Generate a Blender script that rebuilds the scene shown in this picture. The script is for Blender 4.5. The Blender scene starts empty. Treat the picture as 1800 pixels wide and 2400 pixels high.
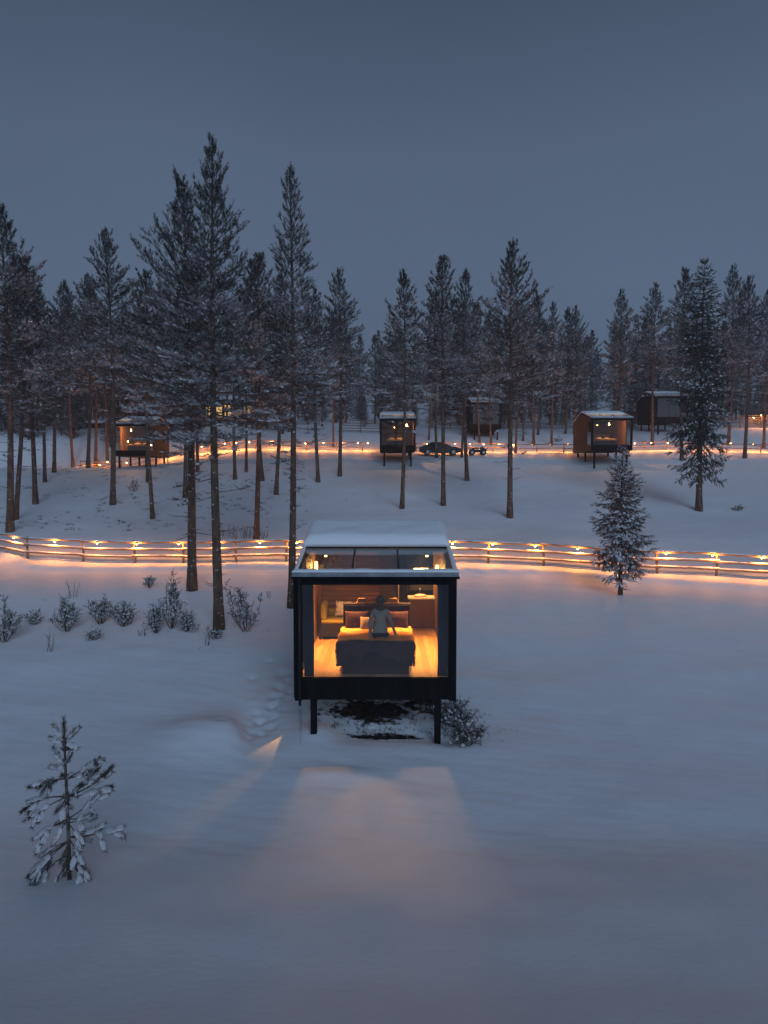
import bpy, bmesh, math, random
import numpy as np
from mathutils import Vector, Matrix, Euler

random.seed(7)
RNG = np.random.default_rng(11)
sc = bpy.context.scene
COL = sc.collection
R = math.radians

# ------------------------------------------------------------------ camera
CZ = 7.0
F = 1650.0
PITCH = math.atan(90.0 / F)
cam_d = bpy.data.cameras.new("camera")
cam = bpy.data.objects.new("camera", cam_d)
COL.objects.link(cam)
cam.location = (0, 0, CZ)
cam.rotation_euler = (math.pi / 2 - PITCH, 0, 0)
cam_d.sensor_fit = 'VERTICAL'
cam_d.sensor_height = 36.0
cam_d.lens = 36.0 * F / 2400.0
cam_d.clip_end = 3000
cam_d.clip_start = 0.1
sc.camera = cam

# ------------------------------------------------------------------ sky, sun, exposure
SUN_EL, SUN_ROT = R(1.5), R(200)
w = bpy.data.worlds.new("World")
sc.world = w
w.use_nodes = True
nt = w.node_tree
nt.nodes.clear()
out = nt.nodes.new("ShaderNodeOutputWorld")
bg = nt.nodes.new("ShaderNodeBackground")
sky = nt.nodes.new("ShaderNodeTexSky")
sky.sky_type = 'NISHITA'
sky.sun_disc = False
sky.sun_elevation = SUN_EL
sky.sun_rotation = SUN_ROT
sky.air_density = 1.0
sky.dust_density = 2.0
sky.ozone_density = 3.0
tc = nt.nodes.new("ShaderNodeTexCoord")
sep = nt.nodes.new("ShaderNodeSeparateXYZ")
ramp = nt.nodes.new("ShaderNodeValToRGB")
cr = ramp.color_ramp
cr.elements[0].position = 0.0
cr.elements[0].color = (1.42, 2.02, 3.10, 1)
cr.elements[1].position = 0.75
cr.elements[1].color = (0.68, 0.97, 1.46, 1)
e = cr.elements.new(0.25); e.color = (1.40, 1.99, 3.05, 1)
e = cr.elements.new(0.40); e.color = (1.24, 1.76, 2.70, 1)
e = cr.elements.new(0.56); e.color = (0.76, 1.10, 1.66, 1)
mixs = nt.nodes.new("ShaderNodeMixRGB")
mixs.inputs[0].default_value = 0.85
nz = nt.nodes.new("ShaderNodeTexNoise")
nz.inputs["Scale"].default_value = 2.2
nz.inputs["Detail"].default_value = 3
mapn = nt.nodes.new("ShaderNodeMapRange")
mapn.inputs[1].default_value = 0.3; mapn.inputs[2].default_value = 0.7
mapn.inputs[3].default_value = 0.95; mapn.inputs[4].default_value = 1.05
mul = nt.nodes.new("ShaderNodeMixRGB"); mul.blend_type = 'MULTIPLY'; mul.inputs[0].default_value = 1
L = nt.links.new
L(tc.outputs["Generated"], sep.inputs[0])
L(sep.outputs["Z"], ramp.inputs[0])
L(tc.outputs["Generated"], nz.inputs["Vector"])
L(nz.outputs["Fac"], mapn.inputs[0])
L(sky.outputs[0], mixs.inputs[1]); L(ramp.outputs[0], mixs.inputs[2])
L(mixs.outputs[0], mul.inputs[1]); L(mapn.outputs[0], mul.inputs[2])
L(mul.outputs[0], bg.inputs[0])
bg.inputs[1].default_value = 0.08
L(bg.outputs[0], out.inputs[0])

sun_d = bpy.data.lights.new("sun", 'SUN')
sun = bpy.data.objects.new("sun", sun_d)
COL.objects.link(sun)
sun_d.energy = 1.24
sun_d.angle = R(32)
sun_d.color = (0.52, 0.72, 1.0)
sun.rotation_euler = (R(67), 0, R(14))

sc.view_settings.view_transform = 'Standard'
sc.view_settings.look = 'None'
sc.view_settings.exposure = 0.0
sc.view_settings.gamma = 1.0
sc.view_settings.use_curve_mapping = False
sc.render.engine = 'CYCLES'
sc.cycles.use_denoising = True
sc.cycles.max_bounces = 8
sc.cycles.diffuse_bounces = 3
sc.cycles.glossy_bounces = 3
sc.cycles.transmission_bounces = 4
sc.cycles.transparent_max_bounces = 16
sc.cycles.sample_clamp_indirect = 3.0
sc.cycles.caustics_reflective = False
sc.cycles.caustics_refractive = False

# ------------------------------------------------------------------ pixel helpers
_f = np.array([0, math.cos(PITCH), -math.sin(PITCH)])
_u = np.array([0, math.sin(PITCH), math.cos(PITCH)])
_r = np.array([1.0, 0, 0])

def ray(px, py):
    return _f + (px - 900) / F * _r + (1200 - py) / F * _u

def at(px, py, Y):
    d = ray(px, py)
    t = Y / d[1]
    return Vector((d[0] * t, Y, CZ + d[2] * t))

# ------------------------------------------------------------------ terrain height
PY = np.array([-60, 0, 8, 13, 17, 19, 23, 27, 33, 36, 38, 42, 50, 60, 69, 76, 79, 82, 85, 88, 97, 110, 125, 150, 200, 700.])
PZ = np.array([7.0, 3.7, 1.05, .05, .1, .2, .6, 1.0, 1.75, 2.05, 2.2, 2.95, 4.15, 5.9, 7.5, 8.95, 9.35, 9.75, 11.0, 11.9, 13.2, 14.8, 16.6, 18., 19., 19.])  # rise towards the camera is shaped to darken the foreground snow

def sstep(a, b, x):
    t = np.clip((x - a) / (b - a), 0, 1)
    return t * t * (3 - 2 * t)

_ph = np.random.default_rng(5).uniform(0, 6.28, (40, 3))

def wav(x, y, lam, k, n=5):
    s = 0
    for i in range(n):
        a = _ph[(k + i) % 40, 0]
        l = lam * (0.75 + 0.12 * i)
        s = s + np.sin((x * math.cos(a) + y * math.sin(a)) * 6.283 / l + _ph[(k + i) % 40, 1])
    return s / n

FENCE_PX = [(-70, 1280), (65, 1309), (195, 1316), (317, 1319), (430, 1319), (553, 1317), (671, 1316), (790, 1316),
            (910, 1316), (1028, 1317), (1144, 1320), (1274, 1326), (1404, 1336), (1540, 1344), (1679, 1350), (1820, 1359)]

_sr = random.Random(9)
STEPS = []
for _i in range(26):
    _y = 17.9 + .30 * _i
    STEPS.append((-3.15 + .11 * (_y - 20) + (.16 if _i % 2 else -.16) + _sr.uniform(-.08, .08), _y + _sr.uniform(-.06, .06)))
for _i in range(11):
    STEPS.append((-3.6 + _sr.uniform(-.7, .9), 18.5 + .6 * _i + _sr.uniform(-.2, .2)))

def H(x, y):
    x = np.asarray(x, float); y = np.asarray(y, float)
    z = np.zeros(np.broadcast(x, y).shape)
    d = 0.5 + np.clip((y - 20) * 0.02, 0, 2.0)
    for o, wt in ((-1.5, 1), (-.75, 2), (0, 2.5), (.75, 2), (1.5, 1)):
        z = z + np.interp(y + o * d, PY, PZ) * wt
    z = z / 8.5
    # left dip along the upper path
    z = z - 2.3 * sstep(-13, -33, x) * np.exp(-((y - 79) / 6.0) ** 2)
    z = z + 0.45 * sstep(-40, -60, x) * sstep(40, 60, y)
    # gentle undulation
    z = z + 0.16 * wav(x, y, 13, 0) * sstep(14, 40, y) + 0.06 * wav(x, y, 5.2, 7) + 0.018 * wav(x, y, 1.7, 13)
    z = z + 0.010 * wav(x, y * 1.6, .7, 19) + .005 * wav(x * .6, y * 1.5, .33, 9)
    z = z + .035 * np.clip(wav(x + .6 * y, y * 1.4, 3.1, 26), 0, 1) ** 2
    # hollow under the cabin and trench
    z = z - 0.12 * np.exp(-((x + .0) / 1.25) ** 4 - ((y - 18.25) / .55) ** 2)
    z = z + 0.05 * np.exp(-((y - 17.25) / .55) ** 2) * np.exp(-((x + .2) / 3.2) ** 4)
    z = z + 0.20 * np.exp(-((x + 1.75) / .5) ** 2 - ((y - 18.1) / .6) ** 2)
    z = z - 0.15 * np.exp(-((x - 1.6) / .6) ** 2 - ((y - 18.0) / .7) ** 2)
    # drift left of the cabin with a cut edge
    mx, my = x + 4.35, y - 18.0
    m = 0.42 * np.exp(-(mx / 1.7) ** 2 - (my / 1.15) ** 2) * sstep(.95, .30, mx + .25 * my)
    z = z + m
    # drift left from the window light
    z = z + 0.13 * np.exp(-((x + 1.1) / .9) ** 2 - ((y - 15.75) / .38) ** 2)
    # trampled path beside the cabin
    tp = np.exp(-((x + 3.3 - .12 * (y - 20)) / .75) ** 2) * sstep(17.8, 18.6, y) * sstep(27, 24, y)
    z = z - tp * (0.06 + .03 * wav(x, y, .55, 23) + .03 * wav(x, y, .9, 3))
    msk = (np.abs(x + 3.2) < 2.4) & (y > 17.2) & (y < 26)
    if msk.any():
        xm, ym = np.broadcast_to(x, z.shape)[msk], np.broadcast_to(y, z.shape)[msk]
        dz = 0
        for fx_, fy_ in STEPS:
            q = ((xm - fx_) / .13) ** 2 + ((ym - fy_) / .19) ** 2
            dz = dz - .085 * np.exp(-q)
        z[msk] += dz
    # upper road edge berm and near road bank
    zr = np.exp(-((y - 73.2) / 1.0) ** 2) * .12
    z = z + zr
    fy = np.interp(x, [-24, -18.5, -10, 0, 8, 13, 18, 25], [43, 38.3, 37.6, 37.5, 36.8, 35.5, 34.0, 33])
    u = y - fy
    z = z - .10 * np.exp(-((u + 3.0) / 1.5) ** 2)
    z = z + (.16 + .05 * wav(x, y, 1.1, 30) + .03 * wav(x, y, .5, 4)) * np.exp(-((u + 1.35) / .35) ** 2)
    for o in (-2.3, -2.75, -3.6, -4.05):
        z = z - .022 * np.exp(-((u - o - .1 * np.sin(x * .4)) / .09) ** 2)
    return z

def Hs(x, y):
    return float(H(np.array([x]), np.array([y]))[0])

def hit(px, py, tmax=260):
    d = ray(px, py)
    t = np.linspace(7, tmax, 9000)
    X, Y, Z = d[0] * t, d[1] * t, CZ + d[2] * t
    below = np.nonzero(Z < H(X, Y))[0]
    i = below[0] if len(below) else len(t) - 1
    return Vector((X[i], Y[i], float(H(X[i:i + 1], Y[i:i + 1])[0])))

# ------------------------------------------------------------------ materials
def mat(name, base, rough=.7, nodes=None, metallic=0.0, spec=.3, bump=None, var=None, emit=None, estr=0, coord="Object"):
    m = bpy.data.materials.new(name)
    m.use_nodes = True
    t = m.node_tree
    b = t.nodes["Principled BSDF"]
    b.inputs["Base Color"].default_value = (*base, 1)
    b.inputs["Roughness"].default_value = rough
    b.inputs["Metallic"].default_value = metallic
    b.inputs["Specular IOR Level"].default_value = spec
    if var or bump:
        co = t.nodes.new("ShaderNodeTexCoord")
    if var:
        scale, c2, lo, hi, stretch = var
        mp = t.nodes.new("ShaderNodeMapping"); mp.inputs["Scale"].default_value = stretch
        n = t.nodes.new("ShaderNodeTexNoise"); n.inputs["Scale"].default_value = scale; n.inputs["Detail"].default_value = 6
        r = t.nodes.new("ShaderNodeValToRGB")
        r.color_ramp.elements[0].position = lo; r.color_ramp.elements[1].position = hi
        r.color_ramp.elements[0].color = (*base, 1); r.color_ramp.elements[1].color = (*c2, 1)
        t.links.new(co.outputs[coord], mp.inputs[0]); t.links.new(mp.outputs[0], n.inputs["Vector"])
        t.links.new(n.outputs["Fac"], r.inputs[0]); t.links.new(r.outputs[0], b.inputs["Base Color"])
    if bump:
        bs, bd, st = bump
        mp2 = t.nodes.new("ShaderNodeMapping"); mp2.inputs["Scale"].default_value = st
        n2 = t.nodes.new("ShaderNodeTexNoise"); n2.inputs["Scale"].default_value = bs; n2.inputs["Detail"].default_value = 5
        bp = t.nodes.new("ShaderNodeBump"); bp.inputs["Strength"].default_value = bd; bp.inputs["Distance"].default_value = .05
        t.links.new(co.outputs[coord], mp2.inputs[0]); t.links.new(mp2.outputs[0], n2.inputs["Vector"])
        t.links.new(n2.outputs["Fac"], bp.inputs["Height"]); t.links.new(bp.outputs[0], b.inputs["Normal"])
    if emit:
        b.inputs["Emission Color"].default_value = (*emit, 1)
        b.inputs["Emission Strength"].default_value = estr
    return m

S1 = (1, 1, 1)
M = {}
M['snow'] = mat("snow", (.84, .86, .89), .65, spec=.25, var=(1.3, (.79, .815, .86), .3, .7, S1), bump=(9, .22, S1))
M['roofsnow'] = mat("roof_snow", (.86, .88, .90), .6, spec=.25, bump=(6, .25, S1))
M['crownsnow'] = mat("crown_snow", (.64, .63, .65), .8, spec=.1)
M['frost'] = mat("frosted_needles", (.25, .215, .215), .9, spec=.1, var=(3, (.46, .41, .41), .35, .7, S1))
M['needle'] = mat("pine_needles", (.026, .027, .021), .8, spec=.1, var=(1.2, (.060, .052, .042), .35, .7, S1))
M['sneedle'] = mat("spruce_needles", (.028, .040, .030), .8, spec=.2, var=(1.6, (.06, .055, .045), .35, .7, S1))
M['twig'] = mat("twig_bark", (.085, .060, .048), .9, spec=.1, var=(3, (.30, .29, .29), .5, .68, S1))
M['dry'] = mat("dry_twigs", (.055, .036, .030), .9, spec=.1, var=(2, (.11, .07, .055), .35, .7, S1))

def bark_mat():
    m = mat("pine_bark", (.075, .048, .036), .9, spec=.1, var=(5, (.17, .105, .07), .35, .7, (1, 1, .35)), bump=(14, .6, (1, 1, .3)))
    t = m.node_tree
    b = t.nodes["Principled BSDF"]
    src = b.inputs["Base Color"].links[0].from_socket
    co = t.nodes.new("ShaderNodeTexCoord")
    n = t.nodes.new("ShaderNodeTexNoise"); n.inputs["Scale"].default_value = 9; n.inputs["Detail"].default_value = 3
    r = t.nodes.new("ShaderNodeValToRGB")
    r.color_ramp.elements[0].position = .66; r.color_ramp.elements[1].position = .70
    mx = t.nodes.new("ShaderNodeMixRGB"); mx.inputs[2].default_value = (.7, .72, .75, 1)
    t.links.new(co.outputs["Object"], n.inputs["Vector"]); t.links.new(n.outputs["Fac"], r.inputs[0])
    t.links.new(r.outputs[0], mx.inputs[0]); t.links.new(src, mx.inputs[1]); t.links.new(mx.outputs[0], b.inputs["Base Color"])
    return m
M['bark'] = bark_mat()
M['black'] = mat("black_cladding", (.0045, .005, .006), .8, spec=.08, var=(6, (.009, .0095, .011), .4, .7, (1, 1, .2)), bump=(20, .3, (1, 1, .15)))
M['metal'] = mat("dark_metal", (.012, .013, .015), .5, spec=.3)
M['gutter'] = mat("grey_gutter_metal", (.22, .24, .27), .45, spec=.5, metallic=.2, var=(5, (.34, .36, .39), .4, .7, S1))
M['wood'] = mat("brown_cladding", (.045, .027, .015), .75, var=(4, (.030, .020, .012), .35, .7, (6, 6, .4)), bump=(20, .3, (2, 2, .1)))
M['rail'] = mat("rail_timber", (.30, .20, .12), .8, var=(3, (.17, .11, .07), .35, .7, (.4, 5, 5)), bump=(18, .4, (.2, 2, 2)))
M['oldrail'] = mat("weathered_timber", (.20, .16, .13), .85, var=(3, (.11, .09, .075), .35, .7, (.4, 5, 5)))
M['floor'] = mat("oak_floor", (.52, .30, .14), .45, var=(2.5, (.36, .20, .09), .3, .75, (9, .6, 1)))
M['floor_b'] = mat('oak_floor_dark', (.43, .235, .105), .45, var=(2.5, (.30, .16, .075), .3, .75, (9, .6, 1)))
M['floor_c'] = mat('oak_floor_pale', (.60, .36, .18), .45, var=(2.5, (.44, .25, .12), .3, .75, (9, .6, 1)))
M['plank'] = mat("interior_planks", (.24, .13, .065), .6, var=(2.2, (.09, .048, .026), .35, .65, (.7, 4, 14)))
M['panel'] = mat("dark_panel", (.045, .032, .034), .5)
M['vanity'] = mat("vanity_brown", (.13, .075, .055), .6, var=(4, (.06, .036, .03), .3, .7, (6, 1, .6)))
M['white'] = mat("white_ceramic", (.75, .72, .66), .4)
M['ochre'] = mat("ochre_duvet", (.50, .29, .08), .9, spec=.1, bump=(6, .5, S1))
M['orange'] = mat("rust_throw", (.50, .21, .045), .9, spec=.1, bump=(9, .4, S1))
M['plum'] = mat("plum_fabric", (.060, .030, .038), .9, spec=.1, bump=(12, .4, S1))
M['charcoal'] = mat("charcoal_fabric", (.022, .020, .026), .9, spec=.1, bump=(30, .3, S1))
M['curtain'] = mat('slate_curtain', (.022, .025, .042), .9, spec=.1)
M['reflection_sheet'] = mat('grey_reflection_sheet', (.10, .115, .125), .9, spec=.1)  # sky reflection of the unlit panes, put into a flat colour
M['fur'] = mat('grey_fur', (.10, .09, .10), .9, spec=.1, var=(5, (.03, .026, .032), .35, .65, S1))
M['olive'] = mat("olive_velvet", (.26, .20, .035), .85, spec=.1, bump=(20, .2, S1))
M['beige'] = mat("beige_linen", (.36, .26, .19), .9, spec=.1)
M['sweater'] = mat("oatmeal_sweater", (.27, .24, .20), .95, spec=.05, bump=(11, 1.0, S1))
M['jeans'] = mat("dark_trousers", (.02, .024, .034), .9, spec=.1)
M['skin'] = mat("skin", (.50, .32, .24), .6)
M['hair'] = mat("dark_brown_hair", (.05, .03, .022), .6)
M['beanie'] = mat("grey_beanie", (.09, .075, .07), .95, spec=.05, bump=(60, .6, S1))
M['shaded_earth'] = mat("dark_soil_and_shade", (.010, .010, .011), .95, spec=.1, var=(5, (.045, .042, .042), .45, .7, S1), bump=(12, .8, S1))  # soil, darkened to carry the shade beneath the cabin too
def soil_mix():
    m = M['shaded_earth']; t = m.node_tree; b = t.nodes["Principled BSDF"]
    src = b.inputs["Base Color"].links[0].from_socket
    co = t.nodes.new("ShaderNodeTexCoord"); n = t.nodes.new("ShaderNodeTexNoise"); n.inputs["Scale"].default_value = 4.5; n.inputs["Detail"].default_value = 8; n.inputs["Roughness"].default_value = .7
    r = t.nodes.new("ShaderNodeValToRGB"); r.color_ramp.elements[0].position = .54; r.color_ramp.elements[1].position = .66
    mx = t.nodes.new("ShaderNodeMixRGB"); mx.inputs[2].default_value = (.80, .82, .86, 1)
    t.links.new(co.outputs["Object"], n.inputs["Vector"]); ea = t.nodes.new("ShaderNodeAttribute"); ea.attribute_name = "bare_edge"
    ma = t.nodes.new("ShaderNodeMath"); ma.operation = 'MULTIPLY_ADD'; ma.inputs[1].default_value = .42
    mb_ = t.nodes.new("ShaderNodeMath"); mb_.operation = 'SUBTRACT'; mb_.inputs[1].default_value = .23
    t.links.new(ea.outputs["Fac"], ma.inputs[0]); t.links.new(n.outputs["Fac"], ma.inputs[2]); t.links.new(ma.outputs[0], mb_.inputs[0])
    t.links.new(mb_.outputs[0], r.inputs[0]); t.links.new(r.outputs[0], mx.inputs[0])
    t.links.new(src, mx.inputs[1]); t.links.new(mx.outputs[0], b.inputs["Base Color"])
soil_mix()
M['youngneedle'] = mat("brownish_spruce_needles", (.095, .055, .052), .8, spec=.2, var=(2.0, (.05, .042, .036), .35, .7, S1))
M['carpaint'] = mat("dark_car_paint", (.010, .012, .014), .35, spec=.5)
M['rubber'] = mat("tyre_rubber", (.012, .012, .012), .8)
M['rim'] = mat("alloy_rim", (.30, .31, .33), .35, metallic=.8)
M['quadpaint'] = mat("dark_blue_plastic", (.02, .03, .09), .4, spec=.5)
M['red'] = mat("red_tail_lens", (.25, .01, .01), .3)
M['bulb'] = mat("warm_bulb", (1, .8, .5), .4, emit=(1.0, .47, .12), estr=32)
M['lampglow'] = mat("lamp_glass", (1, .8, .5), .4, emit=(1.0, .60, .22), estr=14)
M['sconceglow'] = mat("sconce_glass", (1, .8, .5), .4, emit=(1.0, .58, .20), estr=9)
M['winglow'] = mat("lit_window", (1, .7, .3), .4, emit=(1.0, .55, .18), estr=.75)

def cushion_mat():
    m = mat("patterned_cushion", (.80, .74, .62), .9, spec=.1, var=(11, (.28, .15, .06), .56, .60, S1))
    return m
M['pattern'] = cushion_mat()

def snowbark():
    pass

def glass_mat(name, ior, tint):
    m = bpy.data.materials.new(name); m.use_nodes = True
    t = m.node_tree; t.nodes.clear()
    o = t.nodes.new("ShaderNodeOutputMaterial")
    mx = t.nodes.new("ShaderNodeMixShader"); fr = t.nodes.new("ShaderNodeFresnel"); fr.inputs[0].default_value = ior
    ge = t.nodes.new("ShaderNodeNewGeometry")        # same reflectance from both faces of a pane
    mr = t.nodes.new("ShaderNodeMapRange"); mr.inputs[3].default_value = ior; mr.inputs[4].default_value = 1.0 / ior
    t.links.new(ge.outputs["Backfacing"], mr.inputs[0]); t.links.new(mr.outputs[0], fr.inputs[0])
    tr = t.nodes.new("ShaderNodeBsdfTransparent"); tr.inputs[0].default_value = (*tint, 1)
    gl = t.nodes.new("ShaderNodeBsdfGlossy"); gl.inputs["Roughness"].default_value = .015
    gl.inputs[0].default_value = (.95, .97, 1, 1)
    t.links.new(fr.outputs[0], mx.inputs[0]); t.links.new(tr.outputs[0], mx.inputs[1]); t.links.new(gl.outputs[0], mx.inputs[2])
    t.links.new(mx.outputs[0], o.inputs[0])
    return m
M['glass'] = glass_mat("window_glass", 1.62, (.95, .95, .94))
M['roofglass'] = glass_mat("roof_glass", 1.8, (.72, .76, .74))
M['ice'] = glass_mat("ice", 1.5, (.8, .86, .9))

# ------------------------------------------------------------------ object helpers
def link(o):
    COL.objects.link(o); return o

def tag(o, label=None, cat=None, group=None, kind=None):
    if label: o["label"] = label
    if cat: o["category"] = cat
    if group: o["group"] = group
    if kind: o["kind"] = kind
    return o

def empty(name, loc, label, cat, group=None, rz=0):
    o = bpy.data.objects.new(name, None)
    o.empty_display_size = .2
    o.location = loc; o.rotation_euler = (0, 0, rz)
    link(o); return tag(o, label, cat, group)

class MB:
    def __init__(s):
        s.v = []; s.f = []; s.m = []
    def add(s, vs, fs, mi=0):
        b = len(s.v); s.v += [tuple(p) for p in vs]
        for f in fs:
            s.f.append([b + i for i in f]); s.m.append(mi)
    def box(s, x0, x1, y0, y1, z0, z1, mi=0):
        vs = [(x, y, z) for x in (x0, x1) for y in (y0, y1) for z in (z0, z1)]
        s.add(vs, [(0, 1, 3, 2), (4, 6, 7, 5), (0, 4, 5, 1), (2, 3, 7, 6), (0, 2, 6, 4), (1, 5, 7, 3)], mi)
    def prism(s, prof, x0, x1, mi=0):      # profile in (y,z), extruded along x
        n = len(prof)
        vs = [(x0, y, z) for y, z in prof] + [(x1, y, z) for y, z in prof]
        fs = [(i, (i + 1) % n, n + (i + 1) % n, n + i) for i in range(n)]
        fs += [tuple(range(n))[::-1], tuple(range(n, 2 * n))]
        s.add(vs, fs, mi)
    def tube(s, pts, rads, n=6, mi=0, cap=True):
        pts = [Vector(p) for p in pts]
        rings = []
        vert = (pts[-1] - pts[0]).normalized().z
        for i, p in enumerate(pts):
            d = (pts[min(i + 1, len(pts) - 1)] - pts[max(i - 1, 0)]).normalized()
            a = d.cross(Vector((0, 0, 1))) if abs(vert) < .8 else d.cross(Vector((1, 0.02, 0)))
            if a.length < .01: a = d.cross(Vector((0, 1, 0)))
            a.normalize(); b = d.cross(a)
            rings.append([p + (a * math.cos(2 * math.pi * k / n) + b * math.sin(2 * math.pi * k / n)) * rads[i] for k in range(n)])
        vs = [q for r in rings for q in r]
        fs = []
        for i in range(len(pts) - 1):
            for k in range(n):
                fs.append((i * n + k, i * n + (k + 1) % n, (i + 1) * n + (k + 1) % n, (i + 1) * n + k))
        if cap:
            fs.append(tuple(range(n))[::-1]); fs.append(tuple(range((len(pts) - 1) * n, len(pts) * n)))
        s.add(vs, fs, mi)
    def sphere(s, c, r, nu=10, nv=6, mi=0, sq=(1, 1, 1), p=1.0):
        def sp(v): return math.copysign(abs(v) ** p, v)
        vs = []
        for j in range(nv + 1):
            th = math.pi * j / nv
            for i in range(nu):
                ph = 2 * math.pi * i / nu
                vs.append((c[0] + r * sq[0] * sp(math.sin(th) * math.cos(ph)), c[1] + r * sq[1] * sp(math.sin(th) * math.sin(ph)), c[2] + r * sq[2] * sp(math.cos(th))))
        fs = []
        for j in range(nv):
            for i in range(nu):
                fs.append((j * nu + i, (j + 1) * nu + i, (j + 1) * nu + (i + 1) % nu, j * nu + (i + 1) % nu))
        s.add(vs, fs, mi)
    def mesh(s, name, mats, smooth=False):
        me = bpy.data.meshes.new(name)
        me.from_pydata(s.v, [], s.f)
        for m in (mats if isinstance(mats, (list, tuple)) else [mats]): me.materials.append(m)
        me.polygons.foreach_set("material_index", s.m)
        if smooth: me.polygons.foreach_set("use_smooth", [True] * len(s.f))
        me.update(); return me
    def build(s, name, mats, parent=None, smooth=False, bevel=0, loc=None, fixn=True):
        me = s.mesh(name, mats, smooth)
        if fixn:
            bm = bmesh.new(); bm.from_mesh(me)
            bmesh.ops.remove_doubles(bm, verts=bm.verts, dist=1e-5)
            bmesh.ops.recalc_face_normals(bm, faces=bm.faces); bm.to_mesh(me); bm.free()
        o = bpy.data.objects.new(name, me); link(o)
        if parent: o.parent = parent
        if loc is not None: o.location = loc
        if bevel:
            b = o.modifiers.new("bevel", 'BEVEL'); b.width = bevel; b.segments = 2; b.limit_method = 'ANGLE'
        return o

def tri_mesh(name, V, T, mi, mats, smooth=False):
    me = bpy.data.meshes.new(name)
    me.vertices.add(len(V)); me.vertices.foreach_set("co", V.astype(np.float32).ravel())
    me.loops.add(T.size); me.loops.foreach_set("vertex_index", T.astype(np.int32).ravel())
    k = T.shape[1]
    me.polygons.add(len(T))
    me.polygons.foreach_set("loop_start", np.arange(0, T.size, k, dtype=np.int32))
    me.polygons.foreach_set("loop_total", np.full(len(T), k, dtype=np.int32))
    for m in mats: me.materials.append(m)
    if mi is not None: me.polygons.foreach_set("material_index", mi.astype(np.int32))
    if smooth: me.polygons.foreach_set("use_smooth", np.ones(len(T), dtype=bool))
    me.update(calc_edges=True); me.validate()
    return me

def copy_tree(o, parent=None):
    c = o.copy(); COL.objects.link(c)
    if parent: c.parent = parent
    for ch in o.children: copy_tree(ch, c)
    return c

# ------------------------------------------------------------------ ground
def axis(segs):
    a = [np.arange(s, e, st) for s, e, st in segs]
    return np.concatenate(a + [np.array([segs[-1][1]])])
gx = axis([(-420, -120, 20), (-120, -60, 3), (-60, -22, .8), (-22, -6, .3), (-6, 6, .10), (6, 22, .3), (22, 60, .8), (60, 120, 3), (120, 420, 20)])
gy = axis([(-60, 4, 4), (4, 12, .3), (12, 26, .10), (26, 33, .25), (33, 40, .12), (40, 66, .35), (66, 100, .45), (100, 200, 2), (200, 700, 25)])
GX, GY = np.meshgrid(gx, gy)
GZ = H(GX, GY)
V = np.stack([GX.ravel(), GY.ravel(), GZ.ravel()], 1)
nx, ny = len(gx), len(gy)
ii = (np.arange(ny - 1)[:, None] * nx + np.arange(nx - 1)[None, :]).ravel()
Q = np.stack([ii, ii + 1, ii + nx + 1, ii + nx], 1)
g = link(bpy.data.objects.new("snowy_ground", tri_mesh("snowy_ground", V, Q, None, [M['snow']], True)))
tag(g, kind="structure")

# soil sheets under the cabin, their dark tone also painting its shade
def patch(name, cx, cy, rx, ry, seed, m, lift=.006, n=26, jag=.22):
    rr = random.Random(seed)
    ph = [rr.uniform(0, 6.28) for _ in range(5)]
    mb = MB(); vs = []; rings = 9
    for j in range(rings + 1):
        for i in range(n * 2):
            a = math.pi * i / n
            k = 1 + jag * sum(math.sin(a * (q + 2) + ph[q]) / (q + 1.3) for q in range(5)) * .8 + rr.uniform(-.05, .05) * (j == rings)
            x = cx + rx * k * math.cos(a) * j / rings; y = cy + ry * k * math.sin(a) * j / rings
            vs.append((x, y, Hs(x, y) + lift - (.03 if j == rings else 0)))
    fs = []
    for j in range(rings):
        for i in range(n * 2):
            fs.append((j * 2 * n + i, (j + 1) * 2 * n + i, (j + 1) * 2 * n + (i + 1) % (2 * n), j * 2 * n + (i + 1) % (2 * n)))
    mb.add(vs, fs)
    me = mb.mesh(name, m, True)
    at_ = me.attributes.new("bare_edge", 'FLOAT', 'POINT')
    at_.data.foreach_set("value", [j / rings for j in range(rings + 1) for i in range(n * 2)])
    o = link(bpy.data.objects.new(name, me))
    return tag(o, kind="structure")
patch("soil_and_shade", .0, 18.18, 1.05, .36, 3, M['shaded_earth'], .012)
patch("soil_and_shade", -.30, 19.7, 1.35, 1.1, 8, M['shaded_earth'], .012, jag=.3)
patch("soil_and_shade", 1.15, 20.2, .8, .9, 12, M['shaded_earth'], .012, jag=.3)

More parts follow.
